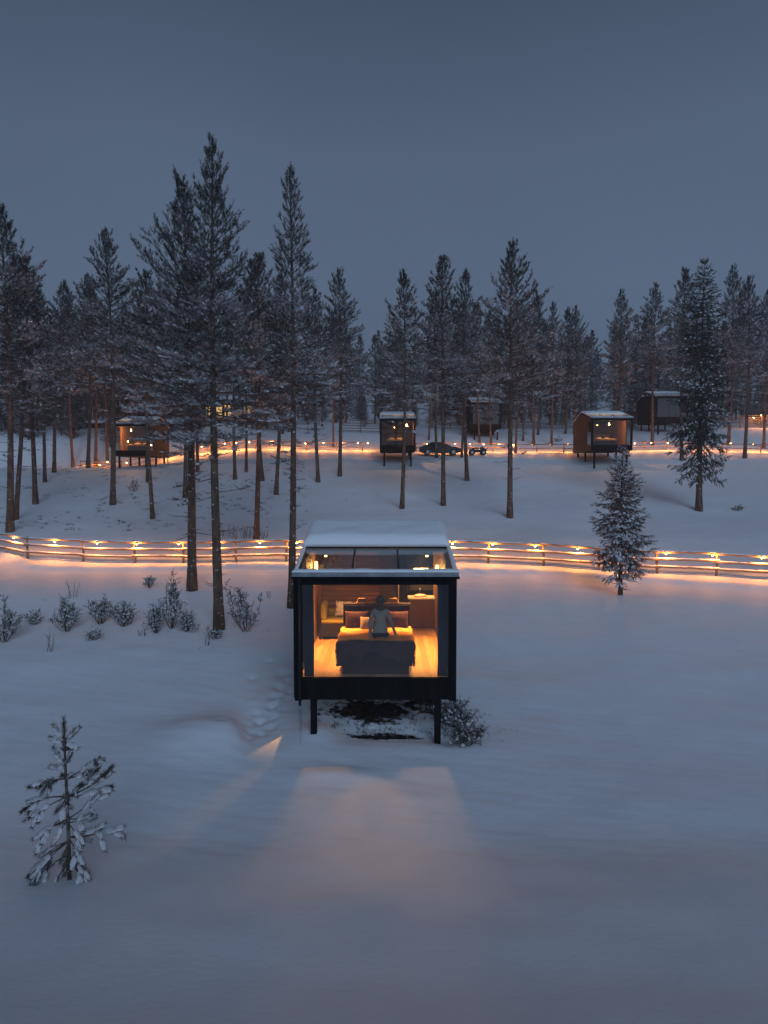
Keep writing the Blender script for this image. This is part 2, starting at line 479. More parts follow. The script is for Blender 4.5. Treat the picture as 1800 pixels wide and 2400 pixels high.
# ------------------------------------------------------------------ conifers
class Plant:
    def __init__(s, seed):
        s.r = random.Random(seed); s.g = np.random.default_rng(seed)
        s.sh = []   # shoots: pos, dir, len, t
        s.br = []   # branch tubes
    def shoot(s, p, d, l, t):
        s.sh.append((p[0], p[1], p[2], d[0], d[1], d[2], l, t))
    def crown(s, name, n_needle, nl, nw, spread, snow_fn, frost_fn, lump=(.09, .06), nmat='needle', branch_n=3):
        g = s.g
        A = np.array(s.sh); n = len(A)
        P, D, Ln, T = A[:, 0:3], A[:, 3:6], A[:, 6], A[:, 7]
        D = D / np.linalg.norm(D, axis=1, keepdims=True)
        k = n_needle
        Pn = np.repeat(P, k, 0); Dn = np.repeat(D, k, 0); Lr = np.repeat(Ln, k); Tr = np.repeat(T, k)
        sx = g.random(n * k)
        rv = g.normal(size=(n * k, 3)); rv -= (rv * Dn).sum(1, keepdims=True) * Dn
        rv /= np.linalg.norm(rv, axis=1, keepdims=True) + 1e-9
        base = Pn + Dn * (Lr * sx)[:, None]
        nd = Dn * 1.0 + rv * (spread * (0.6 + .8 * g.random(n * k)))[:, None]
        nd /= np.linalg.norm(nd, axis=1, keepdims=True)
        wv = np.cross(nd, g.normal(size=(n * k, 3)))
        wv /= np.linalg.norm(wv, axis=1, keepdims=True) + 1e-9
        ll = nl * (0.7 + .6 * g.random(n * k))
        V = np.stack([base - wv * nw / 2, base + wv * nw / 2, base + nd * ll[:, None]], 1).reshape(-1, 3)
        T3 = np.arange(len(V)).reshape(-1, 3)
        def clump(Q, ph):
            v = np.sin(Q[:, 0] * 3.1 + ph) * np.sin(Q[:, 1] * 3.3 + 1.7 * ph) + np.sin(Q[:, 2] * 2.6 + ph * .6) * .7 + np.sin(Q[:, 0] * 1.2 - Q[:, 1] * 1.5 + Q[:, 2] * 1.1 + ph) * .8
            return np.clip(.75 + .75 * v, .12, 2.0)
        fr = g.random(n * k) < frost_fn(Tr) * np.repeat(np.clip(clump(P, 1.0), .45, 1.5), k)
        mi = np.where(fr, 1, 0)
        Vs, Ts, Ms = [V], [T3], [mi]
        off = len(V)
        # snow lumps resting on shoots
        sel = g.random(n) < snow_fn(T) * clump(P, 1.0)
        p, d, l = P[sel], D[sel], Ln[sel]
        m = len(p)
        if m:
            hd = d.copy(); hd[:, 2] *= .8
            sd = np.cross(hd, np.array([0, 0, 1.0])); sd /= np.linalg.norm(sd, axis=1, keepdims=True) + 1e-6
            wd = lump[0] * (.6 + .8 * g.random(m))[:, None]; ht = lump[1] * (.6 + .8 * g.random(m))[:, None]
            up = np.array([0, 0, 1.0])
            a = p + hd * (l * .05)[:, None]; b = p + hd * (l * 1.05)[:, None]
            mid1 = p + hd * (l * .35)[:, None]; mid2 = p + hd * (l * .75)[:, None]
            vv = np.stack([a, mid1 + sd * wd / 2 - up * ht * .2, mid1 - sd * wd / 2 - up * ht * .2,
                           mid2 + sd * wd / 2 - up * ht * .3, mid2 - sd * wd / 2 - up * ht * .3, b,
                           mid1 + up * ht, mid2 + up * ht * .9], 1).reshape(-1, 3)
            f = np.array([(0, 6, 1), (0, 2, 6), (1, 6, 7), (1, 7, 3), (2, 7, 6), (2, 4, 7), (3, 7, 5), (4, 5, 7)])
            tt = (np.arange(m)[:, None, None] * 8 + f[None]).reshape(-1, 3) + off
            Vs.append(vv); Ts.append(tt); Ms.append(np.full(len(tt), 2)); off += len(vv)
        # branch wood as thin tubes
        if s.br:
            B = s.br
            P0 = np.array([b[0] for b in B]); P1 = np.array([b[1] for b in B])
            R0 = np.array([b[2] for b in B]); R1 = np.array([b[3] for b in B])
            dd = P1 - P0; dd /= np.linalg.norm(dd, axis=1, keepdims=True) + 1e-9
            aa = np.cross(dd, np.array([.13, .21, .97])); aa /= np.linalg.norm(aa, axis=1, keepdims=True) + 1e-9
            bb = np.cross(dd, aa)
            q = []
            for i in range(3):
                an = 2.094 * i
                off_v = aa * math.cos(an) + bb * math.sin(an)
                q.append((P0 + off_v * R0[:, None], P1 + off_v * R1[:, None]))
            vv = np.stack([q[0][0], q[1][0], q[2][0], q[0][1], q[1][1], q[2][1]], 1).reshape(-1, 3)
            f = np.array([(0, 1, 4), (0, 4, 3), (1, 2, 5), (1, 5, 4), (2, 0, 3), (2, 3, 5)])
            tt = (np.arange(len(B))[:, None, None] * 6 + f[None]).reshape(-1, 3) + off
            Vs.append(vv); Ts.append(tt); Ms.append(np.full(len(tt), 3)); off += len(vv)
        return tri_mesh(name, np.concatenate(Vs), np.concatenate(Ts), np.concatenate(Ms), [M[nmat], M['frost'], M['crownsnow'], M['twig']])

def trunk_mesh(name, h, r0, seed, dead_to=.5, bend=.12, ndead=40, dead_from=.06, sides=10):
    rr = random.Random(seed)
    mb = MB()
    k = 14
    pts, rad = [], []
    a = rr.uniform(0, 6.28)
    for i in range(k + 1):
        t = i / k
        b = bend * math.sin(t * math.pi)
        pts.append((b * math.cos(a), b * math.sin(a), h * t - (.25 if i == 0 else 0)))
        rad.append(r0 * ((1 - t) ** .85) + .012 + (r0 * .35 * math.exp(-t * 60)))
    mb.tube(pts, rad, sides)
    def axis_at(t):
        b = bend * math.sin(t * math.pi)
        return Vector((b * math.cos(a), b * math.sin(a), h * t))
    for i in range(ndead):
        t = dead_from + (dead_to - dead_from) * rr.random() ** .7
        az = rr.uniform(0, 6.28); L_ = rr.uniform(.12, .55) * (1 + 1.3 * (rr.random() < .25))
        p = axis_at(t); d = Vector((math.cos(az), math.sin(az), rr.uniform(-.25, .25)))
        p2 = p + d * L_ * .6; p3 = p2 + (d + Vector((rr.uniform(-.4, .4), rr.uniform(-.4, .4), rr.uniform(-.1, .5)))) * L_ * .45
        mb.tube([p, p2, p3], [.016, .011, .005], 4, 1, cap=False)
        if rr.random() < .5:
            p4 = p2 + (d + Vector((rr.uniform(-.8, .8), rr.uniform(-.8, .8), rr.uniform(-.2, .4)))) * L_ * .35
            mb.tube([p2, p4], [.009, .004], 3, 1, cap=False)
    return mb.mesh(name, [M['bark'], M['twig']], True), axis_at

def pine(seed, h, cb, env, r0, lod, tipup=1.0, side=0.0, whorl=.42):
    P = Plant(seed); rr = P.r
    tm, axis_at = trunk_mesh("trunk", h, r0, seed, dead_to=cb + .06, bend={0: .12, 1: .24, 2: .3}[lod], ndead={0: 46, 1: 30, 2: 12}[lod], sides={0: 12, 1: 8, 2: 6}[lod])
    dens = {0: .95, 1: .66, 2: .42}[lod]
    zc = h * cb
    P.shoot(Vector((0, 0, h - .25)), (0, 0, 1), .5, 0); P.shoot(Vector((0, 0, h - .45)), (.1, 0, 1), .4, 0)
    P.br.append(((0, 0, h - .8), (0, 0, h + .05), .02, .008))
    z = h - .25
    zc2 = h * (cb - .15)
    while z > zc2:
        t = (h - z) / (h - zc)
        low = t > 1
        t = min(t, 1)
        nb = rr.choice((0, 1, 1, 2)) if low else rr.choice((3, 4, 5)) if t < .35 else rr.choice((5, 5, 6)) if t < .85 else rr.choice((3, 4))
        az0 = rr.uniform(0, 6.28)
        for b in range(nb):
            az = az0 + 6.283 * b / nb + rr.uniform(-.35, .35)
            Lb = env(t) * rr.uniform(.45, 1.22) * (1 + side * math.cos(az - math.pi))
            if rr.random() < .08: Lb *= 1.25
            if low: Lb *= .75
            if Lb < .08: continue
            el = R(62) * (1 - t) ** 1.5 + R(14) * (1 - t) - R(10) * t + rr.uniform(-.2, .2)
            hd = Vector((math.cos(az), math.sin(az), 0))
            base = axis_at(z / h) + Vector((0, 0, rr.uniform(-.1, .1)))
            nseg = 4
            cu = rr.uniform(.15, .5) * tipup * (1 - .6 * t)
            def bp(s):
                return base + hd * (Lb * s * math.cos(el)) + Vector((0, 0, Lb * (s * math.sin(el) + cu * s * s * .5)))
            prev = base
            rb = .010 + .012 * Lb
            for i in range(1, nseg + 1):
                q = bp(i / nseg)
                P.br.append((tuple(prev), tuple(q), rb * (1.05 - (i - 1) / nseg), rb * (1.05 - i / nseg)))
                prev = q
            dirt = (bp(1) - bp(.8)).normalized()
            up = Vector((0, 0, .55 * (1 - t) + .12))
            P.shoot(bp(.97), dirt + up * .5, rr.uniform(.2, .34), t)
            P.shoot(bp(.85), dirt + up * .3, rr.uniform(.2, .3), t)
            op = (.55 + .45 * min(1, t / .45)) * (.4 if low else 1)
            ntw = max(1, int(Lb * 6.0 * dens * op + .5))
            for i in range(ntw):
                s_ = .30 + .7 * ((i + rr.random()) / ntw) if t > .25 else .1 + .88 * ((i + rr.random()) / ntw)
                sg = 1 if (i % 2) else -1
                dl = (bp(min(1, s_ + .05)) - bp(s_ - .05)).normalized()
                sd = dl.cross(Vector((0, 0, 1))) * sg
                td = (dl * rr.uniform(.5, 1) + sd * rr.uniform(.5, 1.1) + Vector((0, 0, rr.uniform(-.1, .45)))).normalized()
                tl = (.16 + .36 * Lb * (1 - s_ * .65)) * rr.uniform(.6, 1.1)
                p0 = bp(s_); p1 = p0 + td * tl
                P.br.append((tuple(p0), tuple(p1), .008, .005))
                ns = max(1, int(round(tl * 7.5 * dens + .6)))
                for j in range(ns):
                    u = 1 - .75 * j / ns
                    pp = p0 + td * tl * u
                    sd2 = td.cross(Vector((0, 0, 1))) * (1 if j % 2 else -1) * (.0 if j == 0 else rr.uniform(.4, 1.0))
                    P.shoot(pp, td + sd2 + up + Vector((rr.uniform(-.3, .3), rr.uniform(-.3, .3), rr.uniform(-.15, .3))), rr.uniform(.15, .30), t)
        z -= whorl * rr.uniform(.7, 1.2) * (.75 + .5 * t) * {0: .9, 1: .95, 2: 1.2}[lod]
    nn, nl, nw = {0: (22, .115, .016), 1: (12, .17, .034), 2: (8, .26, .070)}[lod]
    snow = lambda T: np.clip(.03 + .62 * (T - .12), .02, .55)
    frost = lambda T: np.clip(.08 + .85 * (T - .08), .07, .70)
    lump = {0: (.10, .055), 1: (.13, .07), 2: (.22, .11)}[lod]
    cm = P.crown("crown", nn, nl, nw, .85, snow, frost, lump)
    return dict(h=h, trunk=tm, crown=cm)

def spruce(seed, h, cb, env, r0, nn=12, nl=.09, nw=.022, dens=1.0, droop=1.0, snowk=.5, lump=(.12, .07), bare_low=0.0, nm='sneedle', fk=.35):
    P = Plant(seed); rr = P.r
    tm, axis_at = trunk_mesh("trunk", h, r0, seed, dead_to=max(cb, .12), ndead=14, bend=.05, dead_from=.03)
    zc = h * cb
    P.shoot(Vector((0, 0, h - .25)), (0, 0, 1), .32, 0)
    P.br.append(((0, 0, h - .6), (0, 0, h + .05), .016, .006))
    z = h - .12
    while z > zc:
        t = (h - z) / (h - zc)
        nb = rr.choice((5, 6, 6, 7))
        az0 = rr.uniform(0, 6.28)
        for b in range(nb):
            az = az0 + 6.283 * b / nb + rr.uniform(-.3, .3)
            Lb = env(t) * rr.uniform(.6, 1.15)
            if Lb < .06: continue
            el = R(40) * (1 - t) ** 2 - droop * R(28) * t + rr.uniform(-.12, .12)
            hd = Vector((math.cos(az), math.sin(az), 0))
            base = axis_at(z / h) + Vector((0, 0, rr.uniform(-.08, .08)))
            sag = droop * rr.uniform(.15, .45) * t; tip = rr.uniform(.1, .35)
            def bp(s):
                return base + hd * (Lb * s * math.cos(el)) + Vector((0, 0, Lb * (s * math.sin(el) - sag * s * (1 - s) * 1.2 + tip * max(0, s - .6) ** 2 * 2.2)))
            prev = base; rb = .008 + .010 * Lb
            for i in range(1, 6):
                q = bp(i / 5); P.br.append((tuple(prev), tuple(q), rb * (1.1 - (i - 1) / 5), rb * (1.1 - i / 5))); prev = q
            thin = bare_low > 0 and t > 1 - bare_low
            ntw = max(2, int(Lb * 9 * dens))
            for i in range(ntw):
                if thin and rr.random() < .45: continue
                s_ = .12 + .88 * ((i + rr.random()) / ntw)
                sg = 1 if i % 2 else -1
                dl = (bp(min(1, s_ + .05)) - bp(s_ - .05)).normalized()
                sd = dl.cross(Vector((0, 0, 1))) * sg
                td = (dl * rr.uniform(.5, .9) + sd * rr.uniform(.35, .9) + Vector((0, 0, -droop * rr.uniform(.1, .7) * (t + .1)))).normalized()
                tl = (.10 + .34 * Lb * (1 - s_ * .7)) * rr.uniform(.6, 1.2)
                p0 = bp(s_)
                P.br.append((tuple(p0), tuple(p0 + td * tl), .006, .003))
                ns = max(1, int(tl * 8 * dens + .5))
                for j in range(ns):
                    pp = p0 + td * tl * (j / ns)
                    P.shoot(pp, td + Vector((rr.uniform(-.4, .4), rr.uniform(-.4, .4), -droop * rr.uniform(0, .5) * t)), rr.uniform(.12, .22), t)
            P.shoot(bp(.9), bp(1) - bp(.9), .2, t)
        z -= rr.uniform(.20, .34) * (1 if not (bare_low and t > 1 - bare_low) else 1.6) / max(dens, .7)
    snow = lambda T: np.clip(.10 + snowk * T, 0, .6)
    frost = lambda T: np.clip(.06 + fk * T, 0, .5)
    cm = P.crown("crown", nn, nl, nw, .75, snow, frost, lump, nm)
    return dict(h=h, trunk=tm, crown=cm)

def envf(pts, k=1.0):
    xs = [p[0] for p in pts]; ys = [p[1] * k for p in pts]
    return lambda t: float(np.interp(t, xs, ys))

PR = {}
PR['tall'] = pine(21, 18.6, .40, envf([(0, .25), (.08, .55), (.18, .85), (.35, 1.15), (.6, 1.75), (.85, 2.0), (1, 1.5)], 1.00), .19, 0)
PR['broad'] = pine(22, 16.5, .36, envf([(0, .45), (.07, .9), (.2, 1.15), (.4, 1.75), (.6, 1.9), (.85, 2.0), (1, 1.4)], 0.98), .19, 0, 1.3, .22)
PR['slim'] = pine(23, 17.5, .42, envf([(0, .25), (.1, .55), (.3, .85), (.5, .9), (.65, 1.2), (.85, 1.8), (1, 1.3)], 0.98), .15, 0)
PR['mid_a'] = pine(31, 17, 0.45, envf([(0, .25), (.1, .7), (.3, 1.25), (.6, 1.8), (.85, 1.95), (1, 1.3)], 1.15), .17, 1)
PR['mid_b'] = pine(32, 17, 0.41, envf([(0, .3), (.12, .9), (.35, 1.3), (.55, 1.5), (.8, 1.9), (1, 1.2)], 1.15), .16, 1)
PR['mid_c'] = pine(33, 16, 0.47, envf([(0, .2), (.1, .55), (.3, 1.0), (.6, 1.55), (.85, 1.8), (1, 1.2)], 1.15), .15, 1)
PR['mid_d'] = pine(34, 16, 0.39, envf([(0, .3), (.15, 1.0), (.4, 1.6), (.7, 2.1), (.9, 2.0), (1, 1.3)], 1.10), .17, 1, 1.2, .1)
PR['mid_e'] = pine(35, 15, 0.49, envf([(0, .25), (.1, .8), (.4, 1.35), (.7, 1.6), (1, 1.1)], 1.20), .14, 1)
PR['far_a'] = pine(41, 16, .22, envf([(0, .3), (.15, .9), (.4, 1.5), (.8, 2.0), (1, 1.3)], 1.35), .17, 2)
PR['far_b'] = pine(42, 16, .30, envf([(0, .2), (.2, .8), (.5, 1.4), (.8, 1.7), (1, 1.2)], 1.35), .15, 2)
PR['far_c'] = pine(43, 16, .12, envf([(0, .3), (.15, 1.0), (.5, 1.7), (.85, 2.1), (1, 1.5)], 1.35), .17, 2)
PR['far_s'] = spruce(44, 15, .10, envf([(0, .1), (.2, .6), (.6, 1.3), (1, 1.7)]), .16, 6, .22, .07, .55, .8, .4, (.2, .1))
PR['spruce'] = spruce(51, 14.0, .17, envf([(0, .15), (.1, .55), (.25, 1.0), (.45, 1.25), (.7, 1.75), (.88, 1.9), (1, 1.7)]), .17, 14, .11, .026, 1.0, 1.35, .22, (.12, .055), bare_low=.22)
PR['young'] = spruce(52, 6.3, .13, envf([(0, .10), (.1, .30), (.3, .65), (.5, 1.08), (.75, 1.35), (1, .95)]), .085, 14, .085, .017, 1.3, 1.2, .30, (.12, .055), bare_low=.16, nm='youngneedle', fk=.6)

def place_tree(proto, loc, sxy, sz, rz, label, group=None, cat="tree", name="pine_tree", tilt=(0, 0)):
    p = PR[proto]
    o = empty(name, loc, label, cat, group)
    o.rotation_euler = (tilt[1], tilt[0], rz)
    o.scale = (sxy, sxy, sz)
    for part in ("trunk", "crown"):
        c = link(bpy.data.objects.new(part, p[part])); c.parent = o
    return o

# px base, py base, px top, py top, proto, width, label
TREES = [
 (514, 1475, 505, 338, 'tall', 1.0, "tallest pine, thick dark trunk rising among low shrubs in front of the lower fence"),
 (450, 1383, 429, 443, 'broad', 1.0, "broad lopsided pine in front of the lower fence, just left of the tallest pine"),
 (683, 1424, 681, 409, 'slim', 1.0, "tall slender pine rising beside the left wall of the big cabin"),
 (23, 1247, 3, 503, 'mid_d', 1.1, "tall orange lit pine at the left picture edge just behind the lower fence"),
 (36, 1218, 52, 610, 'mid_b', 1.0, "pine half hidden behind the orange lit pine at the left picture edge"),
 (83, 1181, 99, 616, 'mid_c', 1.1, "pine with a leaning dark trunk, second clear of the left picture edge"),
 (105, 1130, 118, 690, 'mid_e', 1.0, "thin pine behind the leaning dark trunk on the left slope"),
 (127, 1107, 148, 664, 'mid_c', 1.0, "slim pine on the left slope at the start of the dark thicket"),
 (171, 1094, 160, 690, 'mid_b', .9, "pine whose trunk leans left, left of the lamp lit path"),
 (206, 1096, 203, 652, 'mid_a', 1.0, "left one of two straight pines standing at the lamp lit path"),
 (224, 1092, 217, 690, 'mid_e', 1.0, "right one of two straight pines standing at the lamp lit path"),
 (264, 1183, 246, 552, 'mid_a', 1.0, "tall pine crossing the left corner of the far left cabin"),
 (358, 1216, 344, 658, 'mid_e', .95, "pine in front of the far left cabin's right half, base on open snow"),
 (346, 1130, 356, 720, 'mid_e', 1.0, "thin pine close before the far left cabin"),
 (252, 1080, 256, 730, 'mid_c', .9, "orange lit pine beside the left corner of the far left cabin"),
 (601, 1264, 607, 605, 'mid_b', 1.0, "warm lit bristly pine right behind the lower fence with red shrubs at its foot"),
 (434, 1166, 440, 640, 'mid_a', 1.0, "pine hidden behind the broad lopsided pine's trunk"),
 (463, 1106, 470, 700, 'mid_e', 1.0, "short pine below the lamp lit path right of the far left cabin"),
 (551, 1124, 560, 690, 'mid_c', 1.0, "pine with low snowy twigs right of the tallest pine's trunk"),
 (577, 1106, 580, 700, 'mid_e', .9, "thin crooked pine in front of the golden lit lodge"),
 (615, 1127, 636, 618, 'mid_b', .95, "pine right of the warm lit bristly pine, a little farther up the slope"),
 (647, 1159, 655, 655, 'mid_a', .95, "pine left of the tall slender pine with its base on open snow"),
 (746, 1130, 740, 690, 'mid_d', .95, "pine with low frosted branches glowing orange, right of the tall slender pine"),
 (796, 1116, 794, 642, 'mid_a', .95, "straight pine left of the centre cabin on the open slope"),
 (942, 1192, 930, 651, 'mid_c', 1.0, "pine whose trunk crosses the centre cabin's window"),
 (1039, 1185, 1031, 615, 'mid_b', 1.0, "pine standing in front of the dark parked car"),
 (1023, 1073, 1020, 700, 'mid_e', .9, "thin pine just in front of the parked car's doors"),
 (1082, 1072, 1078, 730, 'mid_e', .9, "thin pine at the bonnet of the parked car"),
 (1095, 1127, 1085, 640, 'mid_c', 1.05, "pine at the rear of the quad bike"),
 (1195, 1213, 1197, 586, 'mid_d', 1.0, "tall dark topped pine alone on the open slope right of the big cabin's roof"),
 (1208, 1062, 1210, 720, 'mid_e', .9, "thin pine behind the tall dark topped pine on the open slope"),
 (1226, 1034, 1232, 740, 'mid_c', .8, "thin pine before the slatted back fence right of the dark upper middle cabin"),
 (1251, 1043, 1253, 689, 'mid_a', .9, "left one of two orange trunked pines at the upper lamps beyond the open slope"),
 (1292, 1044, 1297, 716, 'mid_c', .9, "orange trunked pine by the upper lamps nearest the right cabin's left side"),
 (1124, 1037, 1118, 730, 'mid_e', .85, "orange lit pine crossing the dark upper middle cabin's window"),
 (1151, 1043, 1148, 740, 'mid_e', .85, "orange lit pine crossing the right part of the dark upper middle cabin"),
 (1261, 1019, 1262, 735, 'far_b', .9, "dark pine behind the slatted fence between the orange trunked pines"),
 (1325, 1017, 1323, 732, 'far_a', .9, "dark pine behind the slatted fence left of the right cabin"),
 (1345, 1016, 1350, 725, 'mid_d', .85, "bushy pine rising behind the left wall of the right cabin"),
 (1446, 1040, 1448, 690, 'mid_d', .85, "red trunked pine rising behind the right cabin's roof"),
 (1529, 1043, 1535, 672, 'mid_a', .95, "orange trunked pine in front of the dark upper right cabin"),
 (1598, 1079, 1608, 639, 'mid_b', .95, "dark pine left of the tall spruce, base below the upper lamps"),
 (1707, 1043, 1719, 634, 'mid_d', .9, "orange footed pine right of the tall spruce at the upper lamps"),
 (1745, 1074, 1755, 657, 'mid_a', .95, "grey trunked pine near the right picture edge below the upper lamps"),
 (781, 1048, 779, 760, 'mid_e', .9, "orange glowing pine trunk left of the centre cabin at the upper fence"),
 (1005, 1031, 1003, 760, 'far_b', .8, "slim pine behind the parked car at the pale gap in the forest"),
 (1790, 1050, 1797, 690, 'mid_b', .95, "pine cut by the right picture edge beyond the upper lamps"),
]
tree_xy = []
for i, (bx, by, tx, ty, pr, wd, lab) in enumerate(TREES):
    p = hit(bx, by)
    top = at(tx, ty, p.y)
    h = top.z - p.z
    s = h / PR[pr]['h']
    tilt = math.atan2(top.x - p.x, h)
    place_tree(pr, p - Vector((0, 0, .05)), wd * (0.55 * s + .45 * min(s, 1.1)), s, random.uniform(0, 6.28) if pr != 'broad' else 0, lab, tilt=(tilt, 0))
    tree_xy.append((p.x, p.y))
# spruces
p = hit(1638, 1197); top = at(1633, 614, p.y); s = (top.z - p.z) / 14.0
place_tree('spruce', p - Vector((0, 0, .05)), s * 1.0, s, 1.0, "tall snow laden spruce with drooping branches right of the right cabin", name="spruce_tree", tilt=(R(-.4), 0)); tree_xy.append((p.x, p.y))
p = hit(1454, 1394); top = at(1459, 1047, p.y); s = (top.z - p.z) / 6.3
place_tree('young', p - Vector((0, 0, .03)), s, s, 2.0, "small snowy spruce standing in front of the lower fence on the right", name="spruce_tree"); tree_xy.append((p.x, p.y))

# ------------------------------------------------------------------ forest behind
KEEP_OUT = []     # (px0, px1, Ymin, Ymax)
FAR_GROUP = "far forest"
def forest(n, seed, y0, y1, px0, px1, top_mu, top_sd, hlo, hhi, label, protos, group, mind, holes=()):
    rr = random.Random(seed); done = 0; tries = 0
    while done < n and tries < n * 60:
        tries += 1
        Y = rr.uniform(y0, y1); px = rr.uniform(px0, px1)
        if any(a < px < b and Y > c and Y < d for a, b, c, d in holes): continue
        x = (px - 900) / F * Y
        if any((x - a) ** 2 + (Y - b) ** 2 < mind ** 2 for a, b in tree_xy): continue
        z = Hs(x, Y)
        h = at(px, rr.gauss(top_mu, top_sd), Y).z - z
        h = min(max(h, hlo * rr.uniform(.95, 1.2)), hhi * rr.uniform(.85, 1.0))
        pr = rr.choice(protos)
        s = h / PR[pr]['h']
        place_tree(pr, (x, Y, z - .05), s * rr.uniform(.85, 1.15), s, rr.uniform(0, 6.28), label, group, tilt=(rr.gauss(0, .012), 0),
                   name="spruce_tree" if pr == 'far_s' else "pine_tree")
        tree_xy.append((x, Y)); done += 1
HOLES = [(974, 1012, 70, 400), (1392, 1424, 80, 400), (1080, 1200, 60, 93), (1480, 1640, 60, 97), (850, 1000, 60, 82), (490, 590, 60, 106), (195, 262, 60, 100),
         (735, 800, 70, 92), (1325, 1500, 60, 79)]
forest(40, 5, 84, 112, -60, 690, 735, 40, 9, 17, "frosted pine in the dark wood beyond the left end of the upper path", ['far_a', 'far_b', 'far_c', 'mid_c'], "pines in the wood left of the lodge", 2.0, HOLES)
forest(75, 6, 99, 130, -60, 1860, 765, 38, 9, 18, "snow dusted conifer in the dense wood behind the upper cabins", ['far_a', 'far_b', 'far_c', 'far_s'], "conifers in the wood behind the upper cabins", 2.2, HOLES)
forest(110, 8, 126, 175, -60, 1860, 772, 30, 9, 19, "hazy conifer at the back of the forest along the skyline", ['far_a', 'far_c', 'far_c', 'far_s'], "conifers along the skyline", 2.4, HOLES)

def understory(n, seed, y0=98, y1=132, px0=-40, px1=1840, lo=3.0, hi=7.0, lab="small dark spruce in the understory between the far trunks", grp="small spruces in the understory"):
    rr = random.Random(seed); done = 0; t_ = 0
    while done < n and t_ < 9000:
        t_ += 1
        Y = rr.uniform(y0, y1); px = rr.uniform(px0, px1)
        if any(a < px < b and Y > c and Y < d for a, b, c, d in HOLES): continue
        x = (px - 900) / F * Y; z = Hs(x, Y); h = rr.uniform(lo, hi); s_ = h / 15
        place_tree('far_s', (x, Y, z - .05), s_ * rr.uniform(1.3, 2.0), s_, rr.uniform(0, 6.28), lab, grp, name="spruce_tree")
        done += 1
understory(120, 17)
understory(64, 18, 85, 100, -60, 700, 2.5, 7.5, "low dark spruce at the edge of the thicket beyond the left upper path", "low spruces of the left thicket")

